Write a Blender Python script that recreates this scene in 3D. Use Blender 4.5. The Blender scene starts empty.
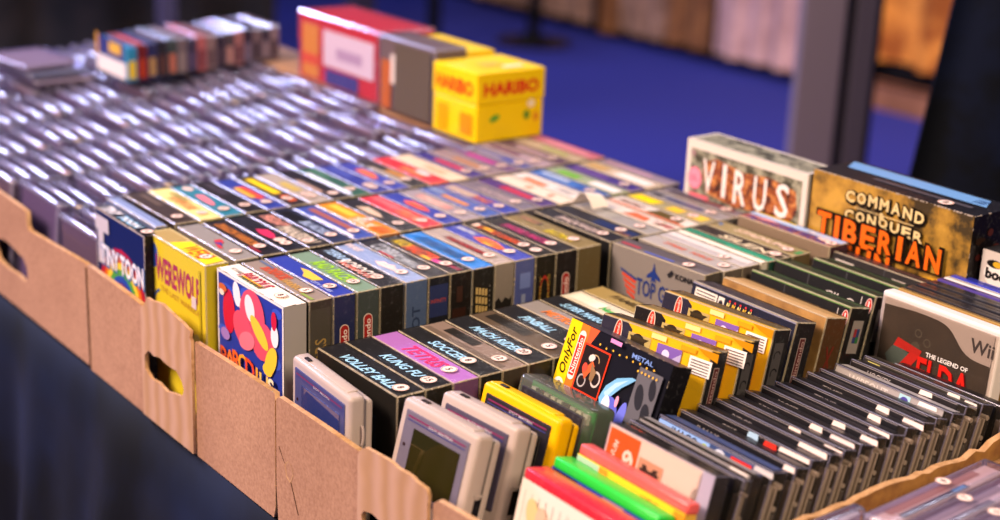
import bpy, bmesh, math, random
from mathutils import Vector, Matrix
random.seed(11)
SC = bpy.context.scene
COL = SC.collection
MM = 0.001
ZOFF = 930.0          # millimetres: measuring plane (tops of the tall game boxes) above the hall floor
FLOOR = -178.0        # inner bottom of the trays on that scale

# ---------------------------------------------------------------- camera
cam_data = bpy.data.cameras.new('camera')
cam = bpy.data.objects.new('camera', cam_data)
COL.objects.link(cam)
RX = Vector((0.80032806, -0.59828484, 0.03911839))
DN = Vector((-0.1572273, -0.27238984, -0.9492541))
FW = Vector((0.57857979, 0.75356422, -0.31206795))
mw = Matrix.Identity(4)
for i in range(3):
    mw[i][0] = RX[i]; mw[i][1] = -DN[i]; mw[i][2] = -FW[i]
mw[0][3] = -0.6319; mw[1][3] = -1.1312; mw[2][3] = (473.8 + ZOFF) * MM
cam.matrix_world = mw
cam_data.sensor_width = 36
cam_data.lens = 36 * 1.549235
cam_data.clip_start = 0.05
cam_data.clip_end = 60
cam_data.dof.use_dof = True
cam_data.dof.focus_distance = 1.36
cam_data.dof.aperture_fstop = 3.1
SC.camera = cam

# ---------------------------------------------------------------- world, lights, exposure
w = bpy.data.worlds.new('hall_air'); SC.world = w
w.use_nodes = True
w.node_tree.nodes['Background'].inputs['Color'].default_value = (0.42, 0.40, 0.62, 1)
w.node_tree.nodes['Background'].inputs['Strength'].default_value = 0.09

def area(name, loc, target, sx, sy, col, power):
    l = bpy.data.lights.new(name, 'AREA'); l.shape = 'RECTANGLE'
    l.size = sx; l.size_y = sy; l.color = col; l.energy = power
    o = bpy.data.objects.new(name, l); COL.objects.link(o)
    o.location = loc
    o.rotation_euler = (Vector(target) - Vector(loc)).to_track_quat('-Z', 'Y').to_euler()
    return o
area('ceiling_lamp', (-2.6, 0.9, 3.4), (0.1, 0.1, 0.9), 1.6, 1.2, (1.0, 0.75, 0.61), 270)
area('ceiling_lamp', (-0.6, -3.2, 3.4), (0.3, -0.2, 0.9), 1.4, 1.2, (1.0, 0.78, 0.54), 150)
area('ceiling_lamp', (1.2, 6.2, 3.5), (0.2, 0.6, 0.85), 1.6, 0.6, (0.60, 0.60, 1.0), 70)
area('ceiling_lamp', (-0.9, 5.0, 3.4), (0.2, 0.8, 0.85), 1.5, 0.5, (0.50, 0.55, 1.0), 230)
area('ceiling_lamp', (2.6, 0.9, 3.6), (2.9, 1.9, 0.0), 2.2, 1.4, (0.80, 0.84, 1.0), 78)
area('ceiling_lamp', (4.0, 5.2, 3.2), (4.7, 4.6, 0.6), 1.0, 1.0, (1.0, 0.85, 0.78), 22)
area('stall_lamp', (3.9, 2.5, 1.9), (4.7, 3.0, 0.6), 0.3, 0.3, (1.0, 0.60, 0.25), 18)

SC.view_settings.view_transform = 'Standard'
SC.view_settings.look = 'None'
SC.view_settings.gamma = 1
SC.view_settings.use_curve_mapping = False
SC.view_settings.exposure = 0.0
SC.cycles.transparent_max_bounces = 24
SC.cycles.max_bounces = 8
SC.cycles.use_denoising = True

# ---------------------------------------------------------------- materials
def lin(c):
    if isinstance(c, str):
        c = tuple(int(c[i:i + 2], 16) / 255 for i in (0, 2, 4))
    return tuple(x / 12.92 if x <= .04045 else ((x + .055) / 1.055) ** 2.4 for x in c) + (1.0,)
MATS = {}
def nt(name):
    m = bpy.data.materials.new(name); m.use_nodes = True
    return m, m.node_tree, m.node_tree.nodes['Principled BSDF']
def ramp(t, fac, stops):
    r = t.nodes.new('ShaderNodeValToRGB'); t.links.new(fac, r.inputs[0])
    e = r.color_ramp.elements
    while len(e) < len(stops): e.new(0.5)
    for k, (p, c) in enumerate(stops):
        e[k].position = p; e[k].color = lin(c)
    return r.outputs[0]
def noise(t, scale, detail=3, vec=None, rough=.6):
    n = t.nodes.new('ShaderNodeTexNoise'); n.inputs['Scale'].default_value = scale
    n.inputs['Detail'].default_value = detail; n.inputs['Roughness'].default_value = rough
    if vec is None:
        tc = t.nodes.new('ShaderNodeTexCoord'); vec = tc.outputs['Object']
    t.links.new(vec, n.inputs['Vector'])
    return n.outputs['Fac']
def mixc(t, fac, a, b):
    m = t.nodes.new('ShaderNodeMix'); m.data_type = 'RGBA'
    t.links.new(fac, m.inputs['Factor'])
    for s, v in (('A', a), ('B', b)):
        i = [q for q in m.inputs if q.name == s and q.type == 'RGBA'][0]
        if isinstance(v, tuple): i.default_value = v
        else: t.links.new(v, i)
    return [q for q in m.outputs if q.type == 'RGBA'][0]
def pr(c, rough=.33, coat=.05, wear=.06, metal=0.0):
    """printed card / moulded plastic: one colour with faint mottling and rubbed specks"""
    key = ('pr', c, rough, coat, wear, metal)
    if key in MATS: return MATS[key]
    m, t, b = nt('printed_' + str(c)); base = lin(c)
    light = tuple(min(1, x * .75 + .20) for x in base[:3]) + (1,)
    f = noise(t, 260, 4)
    mr = t.nodes.new('ShaderNodeMapRange'); t.links.new(f, mr.inputs[0])
    mr.inputs[1].default_value = .56; mr.inputs[2].default_value = .78
    mr.inputs[3].default_value = 0; mr.inputs[4].default_value = wear * 4
    t.links.new(mixc(t, mr.outputs[0], base, light), b.inputs['Base Color'])
    b.inputs['Roughness'].default_value = rough
    b.inputs['Coat Weight'].default_value = coat
    b.inputs['Coat Roughness'].default_value = .18
    b.inputs['Specular IOR Level'].default_value = .14
    b.inputs['Metallic'].default_value = metal
    MATS[key] = m
    return m
def ink(c):
    return pr(c, .33, .04, 0.0)
def two_tone(name, c1, c2, scale, lo=.4, hi=.6, rough=.45, c3=None, coat=.3):
    if name in MATS: return MATS[name]
    m, t, b = nt(name)
    st = [(lo, c1), (hi, c2)] if c3 is None else [(lo, c1), ((lo + hi) / 2, c2), (hi, c3)]
    t.links.new(ramp(t, noise(t, scale, 6), st), b.inputs['Base Color'])
    b.inputs['Roughness'].default_value = rough
    b.inputs['Coat Weight'].default_value = coat
    MATS[name] = m
    return m
def clear(name, tint, body, gloss_r=.12, milky=.10, bump=0.0, spec=.9, scale=60, layer=.35):
    """thin clear plastic: mostly see-through, reflecting at grazing angles, slightly milky"""
    if name in MATS: return MATS[name]
    m = bpy.data.materials.new(name); m.use_nodes = True; t = m.node_tree
    t.nodes.remove(t.nodes['Principled BSDF'])
    out = t.nodes['Material Output']
    tr = t.nodes.new('ShaderNodeBsdfTransparent'); tr.inputs[0].default_value = lin(tint)
    df = t.nodes.new('ShaderNodeBsdfDiffuse'); df.inputs[0].default_value = lin(body)
    gl = t.nodes.new('ShaderNodeBsdfGlossy'); gl.inputs['Roughness'].default_value = gloss_r
    gl.inputs[0].default_value = (spec, spec, spec, 1)
    m1 = t.nodes.new('ShaderNodeMixShader'); m1.inputs[0].default_value = milky
    t.links.new(tr.outputs[0], m1.inputs[1]); t.links.new(df.outputs[0], m1.inputs[2])
    lw = t.nodes.new('ShaderNodeLayerWeight'); lw.inputs[0].default_value = layer
    m2 = t.nodes.new('ShaderNodeMixShader')
    t.links.new(lw.outputs['Fresnel'], m2.inputs[0])
    t.links.new(m1.outputs[0], m2.inputs[1]); t.links.new(gl.outputs[0], m2.inputs[2])
    if bump:
        bp = t.nodes.new('ShaderNodeBump'); bp.inputs['Strength'].default_value = bump
        bp.inputs['Distance'].default_value = .002
        t.links.new(noise(t, scale, 2), bp.inputs['Height'])
        for n in (gl, df, lw): t.links.new(bp.outputs[0], n.inputs['Normal'])
    t.links.new(m2.outputs[0], out.inputs[0])
    MATS[name] = m
    return m
SLEEVE = clear('clear_sleeve_plastic', 'ffffff', 'cfc6bc', .12, .012, .28, .6, 55, .06)
SLEEVE_EDGE = clear('clear_sleeve_fold', 'ffffff', 'e0cfb0', .18, .32, .3, .9, 90, .22)
CASE = clear('clear_case_plastic', 'f0ecfa', 'a898d0', .13, .08, .06, .9, 40, .10)
CASE_EDGE = clear('clear_case_rim', 'f4f2ff', 'c8c4f0', .17, .20, .0, 1.0, 40, .5)
JEWEL = clear('clear_disc_case_plastic', 'f4f1ee', 'a89c92', .12, .04, .2, .8, 50, .12)

def cardboard():
    if 'cb' in MATS: return MATS['cb']
    m, t, b = nt('corrugated_cardboard')
    c = ramp(t, noise(t, 300, 6), [(.3, 'a67a5c'), (.7, 'c49676')])
    c2 = ramp(t, noise(t, 9, 4), [(.3, 'e2dcd8'), (.7, 'ffffff')])
    mx = t.nodes.new('ShaderNodeMix'); mx.data_type = 'RGBA'; mx.blend_type = 'MULTIPLY'
    mx.inputs['Factor'].default_value = 1
    ii = [q for q in mx.inputs if q.type == 'RGBA']
    t.links.new(c, ii[0]); t.links.new(c2, ii[1])
    t.links.new([q for q in mx.outputs if q.type == 'RGBA'][0], b.inputs['Base Color'])
    b.inputs['Roughness'].default_value = .85
    bp = t.nodes.new('ShaderNodeBump'); bp.inputs['Strength'].default_value = .25; bp.inputs['Distance'].default_value = .001
    t.links.new(noise(t, 220, 5), bp.inputs['Height']); t.links.new(bp.outputs[0], b.inputs['Normal'])
    MATS['cb'] = m
    return m
def cardboard_ribbed():
    if 'cbr' in MATS: return MATS['cbr']
    m, t, b = nt('corrugated_cardboard_showing_its_flutes')
    tc = t.nodes.new('ShaderNodeTexCoord')
    wv = t.nodes.new('ShaderNodeTexWave'); wv.bands_direction = 'Y'
    wv.inputs['Scale'].default_value = 13; wv.inputs['Distortion'].default_value = 5; wv.inputs['Detail'].default_value = 2
    t.links.new(tc.outputs['Object'], wv.inputs['Vector'])
    t.links.new(ramp(t, wv.outputs['Fac'], [(0, 'b08660'), (1, 'bf967a')]), b.inputs['Base Color'])
    b.inputs['Roughness'].default_value = .85
    bp = t.nodes.new('ShaderNodeBump'); bp.inputs['Strength'].default_value = .5; bp.inputs['Distance'].default_value = .002
    t.links.new(wv.outputs['Fac'], bp.inputs['Height']); t.links.new(bp.outputs[0], b.inputs['Normal'])
    MATS['cbr'] = m
    return m
CB = cardboard(); CBR = cardboard_ribbed()
CB_IN = two_tone('inner_cardboard', '86592c', 'a67638', 40, rough=.85, coat=0)
CB_DARK = pr('5a3c26', .9, 0, 0)
CB_EDGE = two_tone('cut_cardboard_edge', 'b08458', 'c89c70', 120, rough=.85, coat=0)

# ---------------------------------------------------------------- mesh building
class MB:
    """collects millimetre shapes with materials; build() links them as ONE mesh object"""
    def __init__(s): s.v = []; s.f = []; s.m = []; s.mats = []
    def mi(s, m):
        if m not in s.mats: s.mats.append(m)
        return s.mats.index(m)
    def add(s, vs, fs, m):
        k = len(s.v); i = s.mi(m)
        s.v += [tuple(p) for p in vs]; s.f += [tuple(a + k for a in f) for f in fs]; s.m += [i] * len(fs)
    def box(s, x0, x1, y0, y1, z0, z1, m):
        vs = [(x, y, z) for z in (z0, z1) for y in (y0, y1) for x in (x0, x1)]
        s.add(vs, [(0, 2, 3, 1), (4, 5, 7, 6), (0, 1, 5, 4), (2, 6, 7, 3), (0, 4, 6, 2), (1, 3, 7, 5)], m)
    def rbox(s, x0, x1, y0, y1, z0, z1, r, m, em=None, seg=2, taper=0):
        """box with all edges rounded; em = material of the rounded edges"""
        bm = bmesh.new(); bmesh.ops.create_cube(bm, size=1)
        for v in bm.verts:
            v.co = Vector(((x0 + x1) / 2 + v.co.x * (x1 - x0), (y0 + y1) / 2 + v.co.y * (y1 - y0), (z0 + z1) / 2 + v.co.z * (z1 - z0)))
        res = bmesh.ops.bevel(bm, geom=bm.edges[:], offset=r, segments=seg, profile=.5, affect='EDGES')
        bm.verts.ensure_lookup_table(); bm.normal_update()
        vs = [tuple(v.co) for v in bm.verts]
        big, small = [], []
        for f in bm.faces:
            n = f.normal; ax = max(abs(n.x), abs(n.y), abs(n.z))
            (big if ax > .999 else small).append(tuple(v.index for v in f.verts))
        k = len(s.v); s.v += vs
        i = s.mi(m); j = s.mi(em or m)
        s.f += [tuple(a + k for a in f) for f in big + small]; s.m += [i] * len(big) + [j] * len(small)
        bm.free()
    def cyl(s, c, r, h, axis, m, n=20, r2=None):
        """cylinder from c along axis ('x','y','z')"""
        r2 = r if r2 is None else r2
        vs = []
        for (rr, hh) in ((r, 0), (r2, h)):
            for k in range(n):
                a = 2 * math.pi * k / n; p, q = rr * math.cos(a), rr * math.sin(a)
                d = {'z': (p, q, hh), 'y': (p, hh, q), 'x': (hh, p, q)}[axis]
                vs.append((c[0] + d[0], c[1] + d[1], c[2] + d[2]))
        fs = [(k, (k + 1) % n, n + (k + 1) % n, n + k) for k in range(n)] + [tuple(range(n))[::-1], tuple(range(n, 2 * n))]
        s.add(vs, fs, m)
    def build(s, name, parent=None, smooth=False):
        me = bpy.data.meshes.new(name)
        me.from_pydata([(a * MM, b * MM, c * MM) for a, b, c in s.v], [], s.f)
        for m in s.mats: me.materials.append(m)
        me.polygons.foreach_set('material_index', s.m)
        if smooth: me.polygons.foreach_set('use_smooth', [True] * len(s.f))
        me.update()
        o = bpy.data.objects.new(name, me); COL.objects.link(o)
        if parent: o.parent = parent
        return o

TXT = {}
def text_mesh(s, bold=0.0, shear=0.0, space=1.0):
    """flat letters of height 1, centred on the origin: (verts2d, faces, width)"""
    key = (s, bold, shear, space)
    if key in TXT: return TXT[key]
    cu = bpy.data.curves.new('letters', 'FONT'); cu.body = s; cu.size = 1.4
    cu.offset = bold; cu.shear = shear; cu.space_character = space; cu.resolution_u = 2
    o = bpy.data.objects.new('letters', cu)
    COL.objects.link(o)
    dg = bpy.context.evaluated_depsgraph_get()
    me = bpy.data.meshes.new_from_object(o.evaluated_get(dg))
    vs = [(v.co.x, v.co.y) for v in me.vertices]; fs = [tuple(p.vertices) for p in me.polygons]
    bpy.data.objects.remove(o); bpy.data.curves.remove(cu); bpy.data.meshes.remove(me)
    x0, x1 = min(v[0] for v in vs), max(v[0] for v in vs)
    y0, y1 = min(v[1] for v in vs), max(v[1] for v in vs)
    vs = [(x - (x0 + x1) / 2, y - (y0 + y1) / 2) for x, y in vs]
    TXT[key] = (vs, fs, x1 - x0, y1 - y0)
    return TXT[key]

class Art:
    """flat printed shapes laid on one face of a box; (u, v) in mm, u = reading direction"""
    def __init__(s, W, T, H, mb=None, face='top', e=.35):
        s.W, s.T, s.H, s.face, s.mb, s.e = W, T, H, face, mb or MB(), e
        s.k = 0
    def P(s, u, v):
        e = s.e + s.k * .09
        if s.face == 'top': return (u - s.W / 2, v, s.H + e)
        if s.face == 'front': return (u - s.W / 2, -e, v)
        if s.face == 'right': return (s.W / 2 + e, u, v)
    def poly(s, pts, m, step=True):
        if isinstance(m, str): m = ink(m)
        if step: s.k += 1
        s.mb.add([s.P(u, v) for u, v in pts], [tuple(range(len(pts)))], m)
        return s
    def rect(s, u0, v0, u1, v1, m): return s.poly([(u0, v0), (u1, v0), (u1, v1), (u0, v1)], m)
    def disc(s, u, v, ru, m, rv=None, n=20, a0=0, a1=360, ang=0):
        rv = rv or ru; ca, sa = math.cos(math.radians(ang)), math.sin(math.radians(ang))
        pts = []
        full = a1 - a0 >= 360
        for k in range(n if full else n + 1):
            a = math.radians(a0 + (a1 - a0) * k / n); p, q = ru * math.cos(a), rv * math.sin(a)
            pts.append((u + p * ca - q * sa, v + p * sa + q * ca))
        return s.poly(pts, m)
    def ring(s, u, v, r0, r1, m, a0=0, a1=360, n=24, sv=1.0):
        if isinstance(m, str): m = ink(m)
        s.k += 1
        for k in range(n):
            a, b = (math.radians(a0 + (a1 - a0) * (k + j) / n) for j in (0, 1))
            s.poly([(u + r0 * math.cos(a), v + sv * r0 * math.sin(a)), (u + r1 * math.cos(a), v + sv * r1 * math.sin(a)),
                    (u + r1 * math.cos(b), v + sv * r1 * math.sin(b)), (u + r0 * math.cos(b), v + sv * r0 * math.sin(b))], m, False)
        return s
    def text(s, t, u, v, h, m, width=None, bold=.02, shear=0, ang=0, space=1.0):
        """letters h mm tall centred on (u, v), squeezed or stretched to width"""
        if isinstance(m, str): m = ink(m)
        s.k += 1
        vs, fs, w0, h0 = text_mesh(t, bold, shear, space)
        sy = h / h0; sx = (width / w0) if width else sy
        ca, sa = math.cos(math.radians(ang)), math.sin(math.radians(ang))
        out = []
        for x, y in vs:
            p, q = x * sx, y * sy
            out.append(s.P(u + p * ca - q * sa, v + p * sa + q * ca))
        s.mb.add(out, fs, m)
        return s
    def on(s, face):
        a = Art(s.W, s.T, s.H, s.mb, face, s.e); return a

# ---------------------------------------------------------------- things
def W3(x, y, z): return (x * MM, y * MM, (z + ZOFF) * MM)
def tag(o, label, cat, group=None, kind=None):
    o['label'] = label; o['category'] = cat
    if group: o['group'] = group
    if kind: o['kind'] = kind
    return o
def thing(name, label, cat, x, yl, yr, ztop, T, lean=0, yaw=0, group=None, base=FLOOR):
    """An Empty at the base of a thing whose top front edge runs from (x, yl) to (x, yr); returns it with W, H."""
    th = math.radians(lean); W = yl - yr
    lift = T * math.sin(th)
    H = (ztop - base - lift) / math.cos(th)
    o = bpy.data.objects.new(name, None); o.empty_display_size = .02; COL.objects.link(o)
    ym = (yl + yr) / 2
    ya = math.radians(yaw)
    dx, dy = H * math.sin(th) * math.cos(ya), H * math.sin(th) * math.sin(ya)
    o.location = W3(x - dx, ym - dy, base + lift)
    o.rotation_euler = (-th, 0, math.radians(-90 + yaw))
    tag(o, label, cat, group)
    return o, W, H
def setting(name, mb, kind='structure'):
    o = mb.build(name); o['kind'] = kind
    return o
def sticker(parent, W, T, H, u, v, num='8', r=6.4, face='top', name='price_sticker', yellow=False):
    a = Art(W, T, H, face=face, e=1.5)
    a.disc(u, v, r, ink('f6dcd0'), n=22)
    a.ring(u, v, r * .86, r * .93, 'c9806c', n=22)
    a.text(num, u, v, r * .95, '3a1c22', bold=.03)
    return a.mb.build(name, parent)
def sleeve(parent, W, T, H, m=None, em=None, g=1.0, r=1.3, name='plastic_sleeve'):
    b = MB(); b.rbox(-W / 2 - g, W / 2 + g, -g, T + g, .2, H + g, r, m or SLEEVE, em or SLEEVE_EDGE, 1)
    return b.build(name, parent)
def carton(parent, W, T, H, top, front=None, side=None, r=.7):
    b = MB(); front = front or top; side = side or front
    t_, f_, s_ = (pr(c) if isinstance(c, str) else c for c in (top, front, side))
    b.box(-W / 2, W / 2, 0, T, 0, H, f_)
    b.m[1] = b.mi(t_); b.m[5] = b.mi(s_); b.m[4] = b.mi(s_)
    # rubbed pale edges, as narrow chamfer strips standing just proud of the card
    return b.build('carton', parent)
WEAR = pr('a8988a', .7, 0, 0)
def worn_edges(mb, W, T, H, amt=1.0, seed=0):
    """little rubbed-through patches of bare card along the top edges and front corner"""
    rnd = random.Random(seed)
    for _ in range(int(8 * amt)):
        u = rnd.uniform(-W / 2, W / 2 - 6); l = rnd.uniform(1.5, 9); t = rnd.uniform(.3, .9)
        mb.box(u, min(W / 2, u + l), -.3, t, H - t, H + .28, WEAR)
    for _ in range(int(4 * amt)):
        v = rnd.uniform(0, T - 3); l = rnd.uniform(1, 5); t = rnd.uniform(.3, .9)
        mb.box(W / 2 - t, W / 2 + .3, v, min(T, v + l), H - t, H + .28, WEAR)
    for _ in range(int(3 * amt)):
        z = rnd.uniform(H * .5, H - 4); l = rnd.uniform(1, 5); t = rnd.uniform(.2, .6)
        mb.box(W / 2 - t, W / 2 + .3, -.3, t, z, z + l, WEAR)

ORD = ['', 'first', 'second', 'third', 'fourth', 'fifth', 'sixth', 'seventh', 'eighth', 'ninth', 'tenth', 'eleventh', 'twelfth',
       'thirteenth', 'fourteenth', 'fifteenth', 'sixteenth', 'seventeenth', 'eighteenth', 'nineteenth', 'twentieth',
       'twenty-first', 'twenty-second', 'twenty-third', 'twenty-fourth', 'twenty-fifth', 'twenty-sixth', 'twenty-seventh',
       'twenty-eighth', 'twenty-ninth', 'thirtieth']

def do_top(a, W, T, items):
    """items: ('t', text, colour, u, height, width) letters; ('b', colour, u0, u1, v0, v1) band in fractions of T;
    ('o', colour, u, v, ru, rv) patch; ('p', colour, [(u, v)...]) polygon in mm and fractions of T"""
    for it in items:
        if it[0] == 't':
            _, s, c, u, h, wd = it[:6]; sh = it[6] if len(it) > 6 else .25
            vv = it[7] * T if len(it) > 7 else T / 2
            a.text(s, u, vv, h * 1.3, c, wd * 1.06, .035, sh)
        elif it[0] == 'b': a.rect(it[2], it[4] * T, it[3], it[5] * T, it[1])
        elif it[0] == 'o': a.disc(it[2], it[3] * T, it[4], it[1], it[5], 10)
        elif it[0] == 'p': a.poly([(u, v * T) for u, v in it[2]], it[1])

def game_box(label, x, T, yl, yr, ztop, top, front, side, items, nums=((100, '8'),), pill=None, sidefn=None, frontfn=None,
             lean=0, yaw=0, group=None, wrap=True, wear=1.0, base=FLOOR, name='game_box', cat='game box', r_st=6.4):
    o, W, H = thing(name, label, cat, x, yl, yr, ztop, T, lean, yaw, group, base)
    c = carton(o, W, T, H, top, front, side)
    a = Art(W, T, H)
    do_top(a, W, T, items)
    if sidefn: sidefn(a.on('right'), W, T, H)
    if pill:
        s = a.on('right'); zc = H - pill; L = 46
        s.disc(T / 2, zc + L / 2 - 4, 5, 'd9c0b4'); s.disc(T / 2, zc - L / 2 + 4, 5, 'd9c0b4')
        s.rect(T / 2 - 5, zc - L / 2 + 4, T / 2 + 5, zc + L / 2 - 4, 'd9c0b4')
        s.rect(T / 2 - 4.1, zc - L / 2 + 4, T / 2 + 4.1, zc + L / 2 - 4, 'a3201e')
        s.disc(T / 2, zc + L / 2 - 4, 4.1, 'a3201e'); s.disc(T / 2, zc - L / 2 + 4, 4.1, 'a3201e')
        s.text('Nintendo', T / 2, zc, 5.6, 'f0dcd4', 38, .02, 0, 90)
    if frontfn: frontfn(a.on('front'), W, T, H)
    if wear: worn_edges(a.mb, W, T, H, wear, hash((round(x), round(yl))) & 0xffff)
    if a.mb.v: a.mb.build('printed_artwork', o)
    for n in nums: sticker(o, W, T, H, n[0], T * (n[2] if len(n) > 2 else .5), n[1], r_st)
    if wrap: sleeve(o, W, T, H)
    return o

# ================================================================ the hall
def carpet():
    m, t, b = nt('blue_carpet')
    t.links.new(ramp(t, noise(t, 400, 4), [(.3, '141d7c'), (.7, '202b98')]), b.inputs['Base Color'])
    b.inputs['Roughness'].default_value = .95
    return m
mb = MB(); mb.box(-3500, 9500, -3500, 9500, -FLOOR - 1000, -930, carpet()); mb.v = [(x, y, (z if z < -930 else -930)) for x, y, z in mb.v]
mb.v = [(x, y, -930 if i >= 4 else -960) for i, (x, y, z) in enumerate(mb.v)]
fl = setting('floor', mb); fl.location.z = ZOFF * MM

def hang(name, label, cat, p0, p1, z0, z1, mat, amp, wav, group=None, flare=0.0, thick=8, seed=1, slant=0.0):
    """a pleated cloth hanging from z1 to z0 along the line p0-p1 (mm), with its own thickness"""
    rnd = random.Random(seed)
    L = math.hypot(p1[0] - p0[0], p1[1] - p0[1]); n = max(8, int(L / wav * 8)); rows = 7
    dx, dy = (p1[0] - p0[0]) / L, (p1[1] - p0[1]) / L
    ph = [rnd.uniform(0, 6.28) for _ in range(4)]
    vs = []
    for side in (0, 1):
        for r in range(rows + 1):
            z = z1 + (z0 - z1) * r / rows; k = .5 + .6 * r / rows
            for i in range(n + 1):
                s = L * i / n
                off = amp * k * (math.sin(6.283 * s / wav + ph[0]) + .5 * math.sin(6.283 * s / (wav * 2.3) + ph[1]) + .3 * math.sin(6.283 * s / (wav * .47) + ph[2] + r * .15))
                off += side * thick - flare * r / rows
                ss = s - slant * (r / rows) * (1 - i / n)
                vs.append((p0[0] + dx * ss - dy * off, p0[1] + dy * ss + dx * off, z))
    N = (rows + 1) * (n + 1); fs = []
    for side in (0, 1):
        for r in range(rows):
            for i in range(n):
                a = side * N + r * (n + 1) + i; q = (a, a + 1, a + n + 2, a + n + 1)
                fs.append(q if side else q[::-1])
    for i in range(n):
        for r in (0, rows):
            a = r * (n + 1) + i; fs.append((a, a + 1, N + a + 1, N + a))
    for r in range(rows):
        for i in (0, n):
            a = r * (n + 1) + i; fs.append((a, a + n + 1, N + a + n + 1, N + a))
    mb = MB(); mb.add(vs, fs, mat)
    o = mb.build(name, smooth=False)
    o.location.z = ZOFF * MM
    for p in o.data.polygons: p.use_smooth = len(p.vertices) == 4
    if label: tag(o, label, cat, group)
    return o
CLOTH_TAN = two_tone('tan_curtain_cloth', '7a5a4a', '9c7868', 14, rough=.9, coat=0)
CLOTH_PINK = two_tone('pinkish_curtain_cloth', 'a98486', 'c09a9c', 10, rough=.9, coat=0)
CLOTH_BROWN = two_tone('brown_curtain_cloth', '6a4024', '84552f', 14, rough=.9, coat=0)
CLOTH_ORANGE = two_tone('orange_curtain_cloth', '8a4a14', 'dc9440', 5, rough=.9, coat=0)
CLOTH_DARK = two_tone('dark_brown_curtain_cloth', '171211', '2a201c', 6, rough=.9, coat=0)
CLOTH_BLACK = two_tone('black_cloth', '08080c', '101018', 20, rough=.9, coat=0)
NAVY = two_tone('navy_black_cloth', '05070f', '0a1128', 9, rough=.8, coat=0)
for p in (CLOTH_BLACK, NAVY): p.node_tree.nodes['Principled BSDF'].inputs['Specular IOR Level'].default_value = .15

# far stall curtains, hanging clear of the carpet from a long rail
segs = [(6150, 5430, CLOTH_TAN, 'tan curtain at the back of the blue carpet, farthest of the hanging row'),
        (5430, 5010, CLOTH_TAN, 'pale tan curtain of the back row, just left of the narrow brown one'),
        (5000, 4840, CLOTH_BROWN, 'narrow orange brown curtain that hangs lower than its neighbours at the back'),
        (4830, 4480, CLOTH_TAN, 'dull tan curtain of the back row, between the narrow and the wide brown curtains'),
        (4470, 4140, CLOTH_BROWN, 'wide warm brown curtain of the back row beside the pinkish one'),
        (4130, 3560, CLOTH_PINK, 'pinkish pale curtain of the back row left of the grey post')]
for i, (y1, y0, m, lab) in enumerate(segs):
    low = -866 if i != 2 else -890
    hang('curtain', lab, 'curtain', (4660, y0), (4660, y1), low, 1300, m, 22, 150, 'curtains along the back of the hall', seed=i + 3)
hang('curtain', 'orange curtain glowing in warm lamp light right of the grey post', 'curtain', (4720, 2250), (4720, 3480), -740, 1300, CLOTH_ORANGE, 45, 330,
     'curtains along the back of the hall', seed=21)
mb = MB(); mb.box(4640, 4668, 2250, 3480, -930, -808, two_tone('brown_board', '8a5a3c', 'a87050', 6, .4, .6, .6)); mb.box(4632, 4640, 2250, 3480, -822, -808, pr('4a2c20'))
o = mb.build('plinth_board'); o.location.z = ZOFF * MM
tag(o, 'low brown board on the blue carpet under the orange curtain', 'board')
mb = MB(); mb.box(4780, 4830, 1500, 7600, -930, 1400, CLOTH_BLACK); o = setting('wall_back', mb); o.location.z = ZOFF * MM
mb = MB(); mb.box(4640, 4790, 2250, 6200, 1304, 1340, pr('3a3a42')); o = mb.build('curtain_rail'); o.location.z = ZOFF * MM
tag(o, 'grey rail above the frame carrying the row of back curtains', 'rail')

mb = MB(); mb.box(4735, 4750, 3500, 6200, -930, -780, CLOTH_BLACK)  # black strip put in as the shade beneath the back curtains
o = mb.build('under_curtain_shade'); o.location.z = ZOFF * MM
tag(o, 'long black strip standing in for the shade under the back curtains', 'board')
# left background: brown hangings
hang('curtain', 'dark brown curtain behind the left end of the table', 'curtain', (1150, 5500), (2750, 5000), -920, 1300, CLOTH_DARK, 30, 420, seed=5)
hang('curtain', 'black curtain in the top left corner behind the clear cases', 'curtain', (300, 3900), (900, 3700), -920, 1300, CLOTH_BLACK, 20, 300, seed=6)
mb = MB(); mb.rbox(1420, 1470, 3300, 3350, -930, 1300, 6, pr('4a4560', .5, .1, .1)); mb.rbox(1360, 1530, 3240, 3410, -930, -915, 4, pr('33303e'))
o = mb.build('slim_post'); o.location.z = ZOFF * MM
tag(o, 'thin lavender grey post in front of the dark brown curtain', 'post')
mb = MB(); mb.rbox(2040, 2120, 3180, 3250, -930, 1300, 6, pr('2e2638', .5, .1, .1)); mb.rbox(1990, 2170, 3130, 3300, -930, -915, 4, pr('201c28'))
o = mb.build('dark_post'); o.location.z = ZOFF * MM
tag(o, 'dark post standing just left of the red sweets box', 'post')

# grey exhibition post with a grooved side
root = bpy.data.objects.new('exhibition_post', None); COL.objects.link(root)
root.location = W3(2130, 1205, -930); root.rotation_euler = (0, 0, math.radians(-40))
tag(root, 'tall grey square post with dark grooves standing on the blue carpet', 'post')
G1, G2, G3 = pr('82747c', .45, .1, .06), pr('544c56', .5, .1, .05), pr('1c1a20', .6, 0, 0)
mb = MB(); mb.rbox(-105, -8, -40, 40, 0, 2300, 5, G1); mb.build('post_body', root)
mb = MB(); mb.rbox(-8, 14, -26, 40, 0, 2300, 2, G3); mb.rbox(14, 62, -40, 40, 0, 2300, 4, G2); mb.rbox(62, 76, -26, 40, 0, 2300, 2, G3); mb.build('grooved_rail', root)
mb = MB(); mb.rbox(-110, 96, -60, 60, 0, 14, 4, G2); mb.build('foot_plate', root)

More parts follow.
